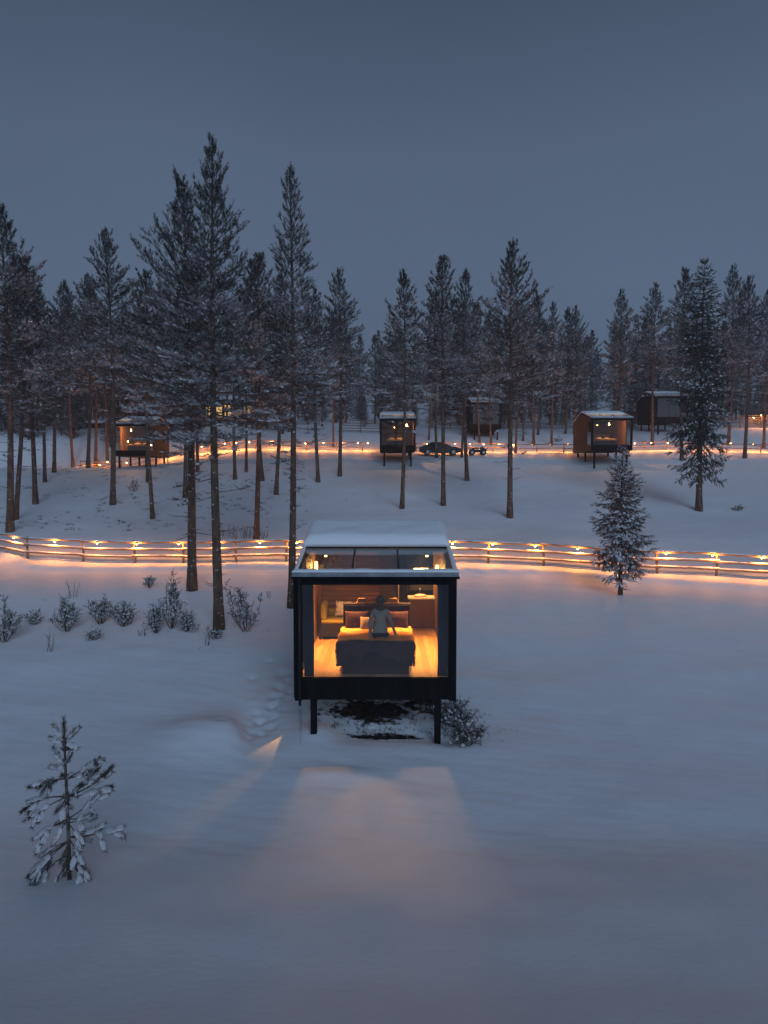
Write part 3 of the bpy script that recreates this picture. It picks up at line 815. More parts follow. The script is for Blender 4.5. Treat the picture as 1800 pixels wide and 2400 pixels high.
# ------------------------------------------------------------------ young pine in the foreground
def sapling():
    base = hit(163, 2062)
    sc_px = base.y / F
    h = (2062 - 1674) * sc_px
    root = empty("pine_sapling", base, "lone young pine with thick snow on its branches in the left foreground", "tree")
    tr = MB()
    tr.tube([(0, 0, -.15), (.0, 0, h * .35), (-.02, 0, h * .7), (-.03, 0, h * .97)], [.036, .030, .022, .013], 8)
    tr.build("trunk", M['twig'], root, True)
    P = Plant(77); rr = P.r
    # (height px up from base, end dx px, end dy px (up +), depth factor)
    B = [(345, -28, 18, .3), (345, 30, 22, -.3), (338, -42, 0, .5), (338, 27, -3, -.6), (338, 5, 10, .9),
         (285, -28, 22, .2), (285, 14, 24, -.4), (280, -20, 5, -.7),
         (250, -92, -22, .2), (250, -72, -32, .7), (252, 60, 14, -.3), (250, 62, 30, .5), (250, 20, 15, -.9),
         (205, -108, -20, .3), (205, -80, -32, -.6), (200, -42, -40, .8), (205, 78, 58, .1), (205, 118, 58, -.2), (205, 70, 0, .6), (205, 45, 35, -.8),
         (150, 70, 44, .3), (150, 66, 20, -.6), (150, -35, -20, .7), (150, -70, -32, -.3), (150, -20, -35, -.9),
         (140, 34, -6, .8), (140, 40, -30, -.5), (105, 82, 22, .1), (105, 122, 5, .4), (105, 30, -20, .9), (105, 45, -40, -.7),
         (95, -70, -35, .2), (95, -112, -85, .1), (95, -75, -60, -.6), (90, -30, -50, .8),
         (60, -80, -45, .3), (60, 50, -40, -.3), (55, 35, -55, .7), (45, -50, -70, -.4), (60, 15, -45, .9), (40, 55, -60, .2), (40, -30, -55, .8)]
    for hz, dx, dy, dp in B:
        dx *= .86
        L_ = math.hypot(dx, dy) * sc_px
        p0 = Vector((-.02 * hz / 345, 0, hz * sc_px))
        dyp = dp * abs(dx) * .55 * sc_px + dp * .10
        p1 = Vector((dx * sc_px, dyp, (hz + dy) * sc_px))
        mid = (p0 + p1) / 2 + Vector((0, 0, .10 * L_ if dy < 0 else -.07 * L_))
        r_ = .010 + .008 * L_
        pts = []
        for i in range(7):
            u = i / 6
            pts.append(p0 * (1 - u) ** 2 + mid * 2 * u * (1 - u) + p1 * u * u)
        for i in range(6):
            P.br.append((tuple(pts[i]), tuple(pts[i + 1]), r_ * (1.1 - i / 7), r_ * (1.1 - (i + 1) / 7)))
        low = hz < 160
        st = .42 if hz > 270 else .55 if not low else .6
        n = max(2, int(L_ * 9))
        for i in range(n):
            u = st + (1 - st) * (i + .5) / n
            k = min(5, int(u * 6)); d = (pts[k + 1] - pts[k]).normalized(); pp = pts[k].lerp(pts[k + 1], u * 6 - k)
            P.shoot(pp - d * .08, d + Vector((0, 0, .05)), rr.uniform(.15, .2), .9)
        P.shoot(p1 - d * .05, d + Vector((0, 0, .1)), .18, .9)
        if L_ > .3:
            for q in range(3 if L_ > .6 else 2):
                u = rr.uniform(.55, .95); k = min(5, int(u * 6)); d = (pts[k + 1] - pts[k]).normalized(); pp = pts[k].lerp(pts[k + 1], u * 6 - k)
                sd = Vector((rr.uniform(-.6, .6), rr.uniform(-1, 1), rr.uniform(-.5, .45) - (.5 if low else 0)))
                td = (d * .7 + sd).normalized()
                P.br.append((tuple(pp), tuple(pp + td * .2), .007, .004))
                P.shoot(pp + td * .06, td, .2, .9)
                P.shoot(pp + td * .16, td + Vector((0, 0, -.1)), .14, .9)
    # leader
    for i in range(7):
        P.shoot(Vector((-.03, 0, h * (.80 + .028 * i))), (0.03, 0, 1), .16, .0)
    for i in range(16):
        P.shoot(Vector((-.02, 0, h * rr.uniform(.45, .85))), (rr.uniform(-1, 1), rr.uniform(-1, 1), .6), .06, .0)
    me = P.crown("crown", 60, .075, .010, 1.0, lambda T: np.where(T > .5, .80, .12), lambda T: np.where(T > .5, .30, .25), (.082, .06))
    c = link(bpy.data.objects.new("crown", me)); c.parent = root
sapling()

# ------------------------------------------------------------------ shrubs
def shrub_mesh(seed, hh, ww, n_stem, dens, cone=True, snow=.35, leafy=True):
    P = Plant(seed); rr = P.r
    for i in range(n_stem):
        az = rr.uniform(0, 6.28)
        sp = rr.uniform(.05, 1.0) * ww * .5 * (1.35 if rr.random() < .15 else 1)
        hz = hh * rr.uniform(.25, 1.0) if not cone else hh * max(.25, 1 - 1.1 * sp / ww) * rr.uniform(.7, 1.0)
        p0 = Vector((math.cos(az) * sp * .15, math.sin(az) * sp * .15, -.05))
        p1 = Vector((math.cos(az) * sp * .8, math.sin(az) * sp * .8, hz * .55)); p2 = Vector((math.cos(az) * sp, math.sin(az) * sp, hz))
        pts = [p0.lerp(p1, u / 3) for u in range(3)] + [p1.lerp(p2, u / 3) for u in range(4)]
        for a, b in zip(pts, pts[1:]):
            P.br.append((tuple(a), tuple(b), .012, .008))
        if leafy:
            for k in range(int(dens)):
                u = rr.uniform(.2, 1) ** .8 * (len(pts) - 1.001); j = int(u)
                pp = pts[j].lerp(pts[j + 1], u - j)
                d = Vector((rr.uniform(-1, 1), rr.uniform(-1, 1), rr.uniform(.1, 1.1))).normalized()
                e2 = pp + d * rr.uniform(.05, .16)
                P.br.append((tuple(pp), tuple(e2), .005, .003))
                P.shoot(e2, d, rr.uniform(.10, .17), .6); P.shoot(pp, d + Vector((rr.uniform(-.6, .6), rr.uniform(-.6, .6), 0)), .12, .6)
    return P.crown("foliage", 9, .085, .020, .9, lambda T: T * 0 + snow, lambda T: T * 0 + .25, (.09, .05), 'sneedle')

SHR = [ # px, py base, py top, width px, cone, label
 (8, 1505, 1395, 75, True, "snowy young conifer bush cut by the left picture edge"),
 (156, 1481, 1378, 52, True, "upright snowy juniper with bare twigs behind it, leftmost of the full shrubs"),
 (236, 1462, 1384, 62, True, "snowy shrub between the upright juniper and the small dark bush"),
 (291, 1469, 1420, 48, False, "small dark round bush in the row of shrubs left of the tall one"),
 (403, 1473, 1334, 52, True, "tallest narrow juniper of the shrubs, between the two near pines and the left bushes"),
 (367, 1485, 1420, 48, False, "leaning low bush at the left foot of the tallest juniper"),
 (441, 1481, 1441, 42, False, "little sparse bush at the right foot of the tallest juniper"),
 (578, 1481, 1363, 92, False, "large round leafy bush between the tallest pine and the big cabin"),
 (80, 1464, 1438, 36, False, "low snow capped bush near the left edge of the shrub row"),
 (215, 1500, 1482, 40, False, "lowest little snowy bush lying in front of the shrub row"),
 (350, 1378, 1353, 28, False, "small lone twiggy bush up the slope behind the shrub row"),
 (506, 1498, 1482, 20, False, "tiny bush in the snow at the foot of the tallest pine"),
 (313, 1153, 1118, 34, False, "dark little bush on the snow below the far left cabin"),
 (1730, 1197, 1187, 26, False, "small dark tuft of brush right of the tall spruce's foot"),
 (1306, 1035, 1024, 30, False, "dark brush heap at the upper lamps left of the right cabin"),
]
for i, (px, py, pt, wpx, cone, lab) in enumerate(SHR):
    p = hit(px, py); sp = p.y / F
    me = shrub_mesh(200 + i, (py - pt) * sp * 1.08, wpx * sp * 1.15, 17 if wpx > 40 else 9, (8 if wpx > 40 else 6), cone, .3)
    o = empty("shrub", p, lab, "shrub")
    c = link(bpy.data.objects.new("foliage", me)); c.parent = o
def bare_twigs(px, py, pt, wpx, n, seed, lab, m='dry'):
    p = hit(px, py); sp = p.y / F; rr = random.Random(seed)
    mb = MB(); h = (py - pt) * sp; w_ = wpx * sp
    for i in range(n):
        a = rr.uniform(0, 6.28); q = Vector((rr.uniform(-1, 1) * w_ * .35, rr.uniform(-1, 1) * w_ * .25, -.05))
        e = q + Vector((math.cos(a) * w_ * .25, math.sin(a) * w_ * .2, h * rr.uniform(.6, 1)))
        mid = q.lerp(e, .5) + Vector((rr.uniform(-.05, .05), 0, 0))
        mb.tube([q, mid, e], [.011, .008, .004], 4, cap=False)
        for k in range(4):
            u = rr.uniform(.3, .9); b = q.lerp(e, u)
            mb.tube([b, b + Vector((rr.uniform(-1, 1), rr.uniform(-1, 1), rr.uniform(.4, 1.2))) * h * .16], [.006, .003], 3, cap=False)
    o = mb.build("twig_bush", M[m], loc=p, fixn=False)
    tag(o, lab, "shrub")
bare_twigs(112, 1528, 1463, 30, 3, 1, "leafless little birch shoot in the snow at the lower left of the shrubs")
bare_twigs(481, 1513, 1440, 22, 3, 2, "leafless stem left of the tallest pine's foot")
bare_twigs(172, 1400, 1350, 34, 4, 3, "bare thin stems sticking up behind the upright juniper")
bare_twigs(128, 1462, 1420, 14, 2, 4, "single bare stem left of the upright juniper")
bare_twigs(335, 1490, 1460, 26, 4, 5, "bare twigs left of the leaning low bush")
bare_twigs(620, 1400, 1372, 40, 3, 6, "arching bare twig right of the large round bush")
bare_twigs(540, 1262, 1222, 50, 12, 8, "reddish leafless shrub behind the lower fence right of the tallest pine's trunk")
bare_twigs(580, 1262, 1228, 34, 12, 9, "reddish leafless shrub at the left foot of the warm lit bristly pine")
bare_twigs(625, 1262, 1238, 34, 8, 10, "reddish leafless shrub at the right foot of the warm lit bristly pine")

# brush beside and under the cabin
for (px, py, w_, h_, seed, lab) in [(1075, 1700, .9, .55, 1, "tangled dark brush with snow beside the big cabin's right front leg"),
                                   (1100, 1735, .7, .4, 2, "lower patch of snowy brush right of the big cabin's right front leg"),
                                   (1040, 1672, .8, .5, 3, "dark brush under the right edge of the big cabin")]:
    p = hit(px, py)
    me = shrub_mesh(300 + seed, h_ * .52, w_ * 1.7, 30, 4, False, .14)
    o = empty("brush", p, lab, "shrub"); c = link(bpy.data.objects.new("foliage", me)); c.parent = o

# ground cover of heather and twigs poking through the snow
def undergrowth():
    rr = random.Random(4)
    V_, T_ = [], []
    def tuft(x, y, n, s):
        z = Hs(x, y)
        for k in range(n):
            a = rr.uniform(0, 6.28); l = s * rr.uniform(.5, 1.2); w_ = s * .10
            b = (x + rr.gauss(0, s * .6), y + rr.gauss(0, s * .6), z - .02)
            t = (b[0] + math.cos(a) * l * .8, b[1] + math.sin(a) * l * .8, z + l * rr.uniform(.3, .9))
            i0 = len(V_); px_, py_ = -math.sin(a) * w_, math.cos(a) * w_
            V_.extend([(b[0] - px_, b[1] - py_, b[2]), (b[0] + px_, b[1] + py_, b[2]), t]); T_.append((i0, i0 + 1, i0 + 2))
    for _ in range(760):
        px = rr.uniform(0, 720); py = 1085 + 160 * rr.random() ** 1.3
        if wav(np.array(px / 30.), np.array(py / 12.), 4, 3) < -.05: continue
        p = hit(px, py); tuft(p.x, p.y, rr.randint(5, 16), rr.uniform(.10, .24))
    for _ in range(150):
        px = rr.uniform(700, 1650); py = 1075 + 140 * rr.random() ** 2
        p = hit(px, py); tuft(p.x, p.y, rr.randint(3, 9), rr.uniform(.06, .16))
    for _ in range(40):
        px = rr.uniform(20, 660); py = rr.uniform(1360, 1530)
        p = hit(px, py); tuft(p.x, p.y, rr.randint(2, 5), rr.uniform(.04, .10))
    for _ in range(330):   # under the cabin
        x = rr.gauss(-.2, .75); y = rr.uniform(18.4, 21.0)
        tuft(x, y, rr.randint(4, 10), rr.uniform(.05, .13))
    for _ in range(60):
        x = rr.gauss(2.2, .5); y = rr.gauss(18.6, .45)
        tuft(x, y, rr.randint(4, 10), rr.uniform(.06, .14))
    me = tri_mesh("heather_undergrowth", np.array(V_), np.array(T_), None, [M['dry']])
    o = link(bpy.data.objects.new("heather_undergrowth", me)); tag(o, "dark heather and twigs poking through the snow on the slopes", "undergrowth", kind="stuff")
undergrowth()

# ------------------------------------------------------------------ cabins
def soft_slab(prof, x0, x1, th, seed, m, name, parent, nx=26, ny=14, edge=.25, amp=.025):
    """rounded snow layer following a (y,z) roof line"""
    rr = np.random.default_rng(seed)
    ys = np.array([p[0] for p in prof]); zs = np.array([p[1] for p in prof])
    xx = np.linspace(x0, x1, nx); yy = np.linspace(ys[0], ys[-1], ny)
    X, Y = np.meshgrid(xx, yy)
    zb = np.interp(Y, ys, zs)
    dx = np.minimum(X - x0, x1 - X); dy = np.minimum(Y - ys[0], ys[-1] - Y)
    d = np.minimum(dx, dy)
    k = np.sqrt(np.clip(1 - (1 - np.clip(d / edge, 0, 1)) ** 2, 0, 1)) * .62 + .38
    z = zb + th * k + amp * (wav(X, Y, 1.1, seed) + .5 * wav(X, Y, .45, seed + 3)) * (d > 0.001)
    V = np.concatenate([np.stack([X, Y, z], 2).reshape(-1, 3), np.stack([X, Y, zb + .004], 2).reshape(-1, 3)])
    n = nx * ny; f = []
    for j in range(ny - 1):
        for i in range(nx - 1):
            a = j * nx + i
            f.append((a, a + 1, a + nx + 1, a + nx)); f.append((n + a, n + a + nx, n + a + nx + 1, n + a + 1))
    for i in range(nx - 1):
        f.append((i, n + i, n + i + 1, i + 1)); a = (ny - 1) * nx + i; f.append((a, a + 1, n + a + 1, n + a))
    for j in range(ny - 1):
        a = j * nx; f.append((a, a + nx, n + a + nx, n + a)); a = j * nx + nx - 1; f.append((a, n + a, n + a + nx, a + nx))
    mb = MB(); mb.add(V.tolist(), f)
    o = mb.build(name, m, parent, smooth=True)
    return o

def cabin(loc, W, label, group, main=False, wood='wood', D=6.6, leg_y=.35):
    """local frame: x across, y going back from the glass front, z up from the underside"""
    root = empty("glass_cabin", loc, label, "cabin", group)
    hw = W / 2
    FL = .52; GT = 2.92; BT = 3.08
    RF = 3.22                      # lower edge of the roof glass
    y1 = 2.1; z1 = 3.66            # top of the roof glass
    yr, zr = 3.75, 4.02; zb = 3.1  # ridge and back eave
    side_glass = 1.55
    b = MB(); b.box(-hw + .08, hw - .08, .10, D, 0, FL - .06); b.build("floor_frame", M['black'], root)
    fl = MB(); fl.box(-hw + .10, hw - .10, .12, D - .1, FL - .056, FL - .012); fl = fl.build("floor", M['panel'], root)
    nb = 24 if main else 1; bw_ = (2 * hw - .2) / nb
    rf_ = random.Random(2)
    for k in range(nb):
        y0 = .12
        while y0 < D - .1:
            y2 = min(D - .1, y0 + (rf_.uniform(1.0, 2.2) if main else D)); 
            b = MB(); x0 = -hw + .10 + bw_ * k
            b.box(x0 + .002, x0 + bw_ - .002, y0 + .002, y2 - .002, FL - .0118, FL + (rf_.uniform(-.0012, .0012) if main else 0))
            b.build("floorboard", M[('floor', 'floor_b', 'floor_c')[rf_.randrange(3)]], fl); y0 = y2
    b = MB(); b.box(-hw, hw, -.02, .10, 0.0, FL - .035); b.build("front_beam", M['black'], root, bevel=.008)
    # window frame
    fr = MB()
    pw = .17
    fr.box(-hw - .02, -hw + pw, -.04, .14, -.02, BT); fr.box(hw - pw, hw + .02, -.04, .14, -.02, BT)
    fr.box(-hw + pw, hw - pw, -.02, .12, GT, BT - .002)
    fr.box(-hw + pw, hw - pw, -.03, .12, FL - .034, FL + .03)
    fr.build("window_frame", M['black'], root, bevel=.006)
    tr = MB(); tr.box(-hw + pw, hw - pw, -.034, -.032, FL + .0, FL + .03); 
    b = MB(); b.box(-hw + pw, hw - pw, .03, .045, FL + .03, GT); b.build("front_pane", M['glass'], root)
    b = MB(); b.box(-hw - .08, hw + .08, -.14, .16, BT, BT + .06); b.build("front_ledge", M['black'], root)
    # side walls with a glass strip at the front, made of upright boards
    for sx in (-1, 1):
        xo = sx * hw
        wall = MB()
        def topz(y):
            return float(np.interp(y, [0, y1, yr, D], [BT + .1, z1 - .1, zr - .1, zb - .05]))
        n = 30; ys = np.linspace(side_glass, D, n + 1)
        for i in range(n):
            a, c = ys[i] + .004, ys[i + 1] - .004
            off = .006 * ((i * 7) % 3)
            x_in, x_out = xo - sx * .09, xo + sx * off
            q = [(a, -.05), (c, -.05), (c, topz(c)), (a, topz(a))]
            wall.prism(q, min(x_in, x_out), max(x_in, x_out))
        wall.box(min(xo - sx * .09, xo + sx * .012), max(xo - sx * .09, xo + sx * .012), .14, side_glass, 0, FL + .02)
        q = [(.14, GT), (side_glass, GT), (side_glass, topz(side_glass)), (.14, topz(.14))]
        wall.prism(q, min(xo - sx * .09, xo + sx * .012), max(xo - sx * .09, xo + sx * .012))
        wall.build("side_wall", M[wood], root)
        b = MB(); b.box(min(xo - sx * .05, xo - sx * .035), max(xo - sx * .05, xo - sx * .035), .145, side_glass - .01, FL + .02, GT)
        b.build("side_pane", M['glass'], root)
        lin = MB(); xa, xb = xo - sx * .115, xo - sx * .092
        lin.prism([(side_glass, FL), (D - .12, FL), (D - .12, topz(D) - .1), (yr, zr - .25), (y1, z1 - .25), (side_glass, topz(side_glass) - .12)], min(xa, xb), max(xa, xb))
        lin.build("wall_lining", M['plank'], root)
    b = MB(); b.box(-hw + .09, hw - .09, D - .1, D, -.05, zb - .1)
    b.build("back_wall", M[wood], root)
    # roof: solid part
    th = .14
    rf = MB()
    prof = [(y1, z1 - th), (yr, zr - th), (D + .12, zb - th), (D + .12, zb), (yr, zr), (y1 - .05, z1)]
    rf.prism(prof, -hw - .03, hw + .03)
    rf.build("roof", M['black'], root)
    soft_slab([(y1 - .10, z1 + .004), (yr, zr + .004), (D + .16, zb + .004)], -hw - .02, hw + .02, .29 if main else .20, 5 if main else 9, M['roofsnow'], "roof_snow", root, 40 if main else 20, 30 if main else 14)
    # glass roof, three panes
    rail = MB()
    slope = (z1 - RF) / y1
    xs = [-hw + .02, -hw + .355 * W, -hw + .645 * W, hw - .02]
    for x in xs:
        wd = .05
        rail.prism([(0.0, RF - .05), (y1, z1 - .05), (y1, z1 + .03), (0.0, RF + .03)], x - wd / 2, x + wd / 2)
    rail.build("roof_rafter", M['metal'], root)
    for a, c in zip(xs, xs[1:]):
        p = MB(); p.prism([(0.0, RF - .005), (y1, z1 - .005), (y1, z1 + .008), (0, RF + .008)], a + .026, c - .026)
        p.build("roof_pane", M['roofglass'], root)
    gt = MB(); gt.prism([(-.12, RF - .11), (.08, RF - .11), (.08, RF + .03), (-.16, RF + .03)], -hw - .06, hw + .06)
    gt.build("gutter", M['gutter'], root, bevel=.01)
    bb = MB(); bb.box(-hw + .02, hw - .02, -.06, .12, BT + .06, RF - .11); bb.build("head_beam", M['black'], root)
    soft_slab([(-.17, RF + .032), (.10, RF + .05)], -hw - .06, hw + .06, .055, 3, M['roofsnow'], "gutter_snow", root, 60 if main else 10, 5, .08, .012)
    for sx in (-1, 1):
        x0 = sx * (hw - .02)
        soft_slab([(.0, RF + .032), (y1, z1 + .032)], x0 - .05, x0 + .07 if sx > 0 else x0 + .05, .05, 4, M['roofsnow'], "rafter_snow", root, 5, 16, .05, .01)
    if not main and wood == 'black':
        for a, c in ((-hw + pw + .02, -.35), (-.28, .40), (.46, hw - pw - .02)):  # sheets behind the panes painted as the reflected sky
            b = MB(); b.box(a, c, .20, .22, FL + .01, GT + .05); b.build("reflection_sheet", M['reflection_sheet'], root)
    # legs to the ground
    wx, wy, wz = loc
    for sx in (-1, 1):
        for ly in (leg_y, D * .52, D - .5):
            lx = sx * (hw - .42)
            gz = Hs(wx + lx, wy + ly) - wz - .2
            if gz > -.12: continue
            b = MB(); b.box(lx - .08, lx + .08, ly - .08, ly + .08, gz, -.002); b.build("leg", M['black'], root)
    return root

CX = -.215
main = cabin((CX, 17.5, 1.30), 4.03, "big glass fronted black cabin on stilts in the middle with a snow covered roof", None, True, 'black', leg_y=.35)
hw = 4.03 / 2
# extra trim on the main cabin
b = MB()
for k, (xa, xb, za) in enumerate([(-hw - .035, -hw + .02, .06), (-hw + .03, -hw + .075, .02), (-hw + .085, -hw + .14, -.05)]):
    b.box(xa, xb, -.075 + .01 * k, -.041, za, 3.06)
b.build("corner_board", M['black'], main, bevel=.004)
b = MB(); b.tube([(-hw + .12, -.12, 3.1), (-hw + .12, -.12, -.10)], [.035, .035], 10); b.build("downpipe", M['metal'], main, True)
ic = MB()
for dx, L_, r_ in ((0, 1.02, .022), (.035, .78, .017), (-.03, .42, .013)):
    pts = [(-hw + .12 + dx + .008 * math.sin(k * 2.1), -.12, -.10 - L_ * k / 8) for k in range(9)]
    ic.tube(pts, [r_ * (1.1 - k / 9) * (1 + .2 * math.sin(k * 3)) + .003 for k in range(9)], 7)
ic.build("icicle", M['ice'], main, True)
# little snow heaps on the ledge
for x0, x1_, h_, sd in ((-.95, .75, .035, 3), (.5, .95, .12, 6), (hw - .35, hw + .06, .13, 2), (-hw - .07, -hw + .25, .04, 8)):
    soft_slab([(-.13, 3.145), (.0, 3.145)], x0, x1_, h_, sd, M['roofsnow'], "ledge_snow", main, 16, 6, .12, .008)

# ------------------------------------------------------------------ inside the big cabin (world coordinates)
FZ = 1.30 + .52
def point_light(name, parent, loc, energy, color=(1, .45, .12), radius=.04, spot=None):
    d = bpy.data.lights.new(name, 'SPOT' if spot else 'POINT')
    d.energy = energy; d.color = color; d.shadow_soft_size = radius
    if spot: d.spot_size = R(spot); d.spot_blend = .6
    o = bpy.data.objects.new(name, d); link(o); o.parent = parent; o.location = loc
    return o

def pillow(name, c, w_, h_, t_, tilt, m, label, rz=0, piping=None):
    mb = MB()
    n = 16
    vs = []; fs = []
    for s in (1, -1):
        for j in range(n + 1):
            for i in range(n + 1):
                u, v = 2 * i / n - 1, 2 * j / n - 1
                k = ((1 - u * u) * (1 - v * v)) ** .42
                pin = 1 - .07 * (1 - abs(u)) - .0
                vs.append((u * w_ / 2 * (1 - .06 * (1 - v * v)), s * t_ / 2 * k, v * h_ / 2 * (1 - .08 * (1 - u * u))))
    N = (n + 1) ** 2
    for s in (0, 1):
        for j in range(n):
            for i in range(n):
                a = s * N + j * (n + 1) + i
                q = (a, a + 1, a + n + 2, a + n + 1)
                fs.append(q if s else q[::-1])
    mb.add(vs, fs)
    o = mb.build(name, m, smooth=True, loc=c)
    o.rotation_euler = (tilt, 0, rz)
    return tag(o, label, "pillow")

def interior():
    bx = CX
    # bed
    bed = empty("bed", (bx, 18.95, FZ), "wide dark upholstered double bed facing the front window of the big cabin", "bed")
    b = MB(); b.box(-.86, .86, -.98, 1.1, 0, .22); b.build("plinth", M['charcoal'], bed)
    b = MB(); b.box(-.95, .95, -1.06, 1.12, .22, .56); b.build("bed_base", M['charcoal'], bed, bevel=.03)
    b = MB(); b.box(-.93, .93, -1.04, 1.1, .562, .76); b.build("mattress", M['charcoal'], bed, bevel=.06)
    hbp = MB(); hbp.box(-.96, .96, 1.125, 1.24, 0, 1.42); hbp.box(-.98, .98, 1.11, 1.34, 1.42, 1.445); hbp.build("headboard", M['charcoal'], bed, bevel=.012)
    for k in range(4):
        p = MB(); p.box(-.95 + .48 * k, -.95 + .46 + .48 * k - .01, 1.095, 1.123, .6, 1.40); p.build("headboard_panel", M['charcoal'], bed, bevel=.012)
    # covers
    def drape(name, y0, y1, dl, dr, m, lift, seed, label, cat, n=44, ny=20, tip=0, front=0):
        mb = MB(); vs = []
        for j in range(ny + 1):
            v = j / ny
            for i in range(n + 1):
                u = i / n
                L0 = -(.95 + dl * (1 - tip * v)); L1 = .95 + dr * (1 - tip * v)
                s_ = L0 + (L1 - L0) * u
                y = y0 + (y1 - y0) * v + .04 * math.sin(s_ * 5 + seed) + (.05 * math.sin(s_ * 2.3 + seed))
                z = .775 + lift; x = s_
                ed = .93
                if abs(s_) > ed:
                    ex = abs(s_) - ed
                    x = math.copysign(ed + .05 * min(1, ex / .08) + .05 * ex + .02 * math.sin(y * 9 + seed), s_); z -= max(0, ex - .03)
                if front and y < -1.05:
                    fall = min(-1.05 - y, front * (.75 + .25 * math.sin(s_ * 4.1 + seed) + .12 * math.sin(s_ * 11)))
                    y = -1.075 - .03 * math.sin(s_ * 6) - .02 * math.sin(s_ * 15 + fall * 9); z -= fall
                z += .012 * math.sin(s_ * 7 + y * 4 + seed) + .010 * math.sin(y * 13 + s_ * 3) + .03 * math.exp(-((v - .5) / .6) ** 2)
                vs.append((x, y, z))
        fs = [(j * (n + 1) + i, j * (n + 1) + i + 1, (j + 1) * (n + 1) + i + 1, (j + 1) * (n + 1) + i) for j in range(ny) for i in range(n)]
        mb.add(vs, fs)
        o = mb.build(name, m, smooth=True, loc=(bx, 18.95, FZ))
        if front:
            fr_ = random.Random(12); FV, FT = [], []
            for _ in range(5200):
                q = fr_.choice(vs); l_ = fr_.uniform(.03, .075)
                a = Vector(q) + Vector((fr_.uniform(-.03, .03), fr_.uniform(-.03, .01), fr_.uniform(-.02, .02)))
                d_ = Vector((fr_.uniform(-.6, .6), -.7 if q[2] < .72 else -.25, -.8 if q[2] < .72 else .35)) + Vector((fr_.gauss(0, .3), fr_.gauss(0, .3), fr_.gauss(0, .3)))
                b_ = a + d_.normalized() * l_; w2 = Vector((.006, 0, .002))
                k_ = len(FV); FV += [a - w2, a + w2, b_]; FT.append((k_, k_ + 1, k_ + 2))
            fo = link(bpy.data.objects.new("fur", tri_mesh("fur", np.array([tuple(q) for q in FV]), np.array(FT), None, [M['fur']]))); fo.parent = o
        sd = o.modifiers.new("thick", 'SOLIDIFY'); sd.thickness = .025; sd.offset = 1
        return tag(o, label, cat)
    drape("duvet", .05, .95, .10, .10, M['ochre'], .02, 1, "ochre duvet spread over the upper half of the bed", "duvet")
    drape("throw", -.88, .10, .22, .20, M['orange'], .05, 3, "rust orange throw lying across the middle of the bed", "blanket")
    drape("blanket", -1.58, -.86, .34, .30, M['plum'], .03, 5, "dark shaggy fur throw over the foot of the bed", "blanket", ny=40, tip=.5, front=.42)
    for sx, dz, lab in ((-1, .62, "pointed end of the dark blanket hanging at the bed's left side"), (1, .55, "")):
        pass
    # pillows
    pillow("pillow", (bx - .55, 19.72, FZ + 1.05), .68, .50, .20, R(-18), M['plum'], "large plum pillow with orange lit top edge, left on the bed")
    pillow("pillow", (bx + .58, 19.72, FZ + 1.05), .66, .50, .20, R(-18), M['plum'], "large plum pillow right of the kneeling person")
    pillow("pillow", (bx - .24, 19.50, FZ + .99), .42, .38, .16, R(-22), M['beige'], "small beige pillow leaning beside the kneeling person's left")
    # baskets on the headboard shelf
    for px_, lab in ((848, "small slatted wooden box on the headboard shelf left of the person's head"), (922, "small slatted wooden box on the headboard shelf right of the person's head")):
        x = (px_ - 900) / F * 20.2
        t = empty("slatted_box", (x, 20.17, FZ + 1.446), lab, "box")
        b = MB(); b.box(-.17, .17, -.07, .07, 0, .02); b.build("tray", M['plank'], t)
        for k in range(4):
            q = MB(); q.box(-.14 + .01 * k, .14 - .01 * k, -.05, .05, .026 + .03 * k, .046 + .03 * k); q.build("slat", M['plank'], t)
    # armchair
    ac = empty("armchair", (-1.60, 22.15, FZ), "olive armchair in the cabin's back left corner", "armchair")
    b = MB(); b.box(-.40, .40, -.42, .42, .08, .50); b.build("base", M['charcoal'], ac, bevel=.03)
    b = MB(); b.box(-.36, .40, -.44, .40, .502, .62); b.build("seat", M['olive'], ac, bevel=.05)
    b = MB(); b.box(-.38, -.20, -.40, .42, .60, 1.10); b.build("backrest", M['olive'], ac, bevel=.07)
    b = MB(); b.box(-.20, .38, .28, .42, .60, .84); b.build("armrest", M['olive'], ac, bevel=.05)
    for sx in (-.34, .34):
        for sy in (-.36, .36):
            q = MB(); q.box(sx - .03, sx + .03, sy - .03, sy + .03, 0, .08); q.build("foot", M['panel'], ac)
    pillow("cushion", (-1.30, 22.22, FZ + .88), .52, .50, .16, R(-14), M['pattern'], "white cushion with brown pattern on the olive armchair", rz=R(-12))
    # back wall of boards
    bw = empty("board_wall", (0, 23.9, FZ), "brown horizontal board wall at the back of the cabin room", "wall")
    for k in range(16):
        q = MB(); q.box(-2.1, -.15, -.02 - .008 * (k % 2), .0, .0 + .17 * k, .150 + .17 * k); q.build("board", M['plank'], bw)
    dp = empty("dark_door", (.12, 23.82, FZ), "plain dark sliding door right of the board wall", "door")
    q = MB(); q.box(-.26, .34, 0, .05, 0, 2.45); q.build("leaf", M['panel'], dp)
    q = MB(); q.tube([(.25, -.05, .9), (.25, -.05, 1.15)], [.012, .012], 8); q.build("handle", M['rim'], dp)
    q = MB(); q.box(.36, .47, -.03, .05, 0, 2.5); q.build("frame", M['white'], dp)
    # curtain
    cu = MB(); vs = []; n = 40
    for j in (0, 1):
        for i in range(n + 1):
            vs.append((.50 + .28 * i / n, 23.3 + .05 * math.sin(i * 1.1), FZ + .05 + 2.6 * j))
    cu.add(vs, [(i, i + 1, n + 2 + i, n + 1 + i) for i in range(n)])
    o = cu.build("curtain", M['charcoal'], smooth=True); o.modifiers.new("t", 'SOLIDIFY').thickness = .01
    tag(o, "dark floor length curtain between the door and the wash stand", "curtain")
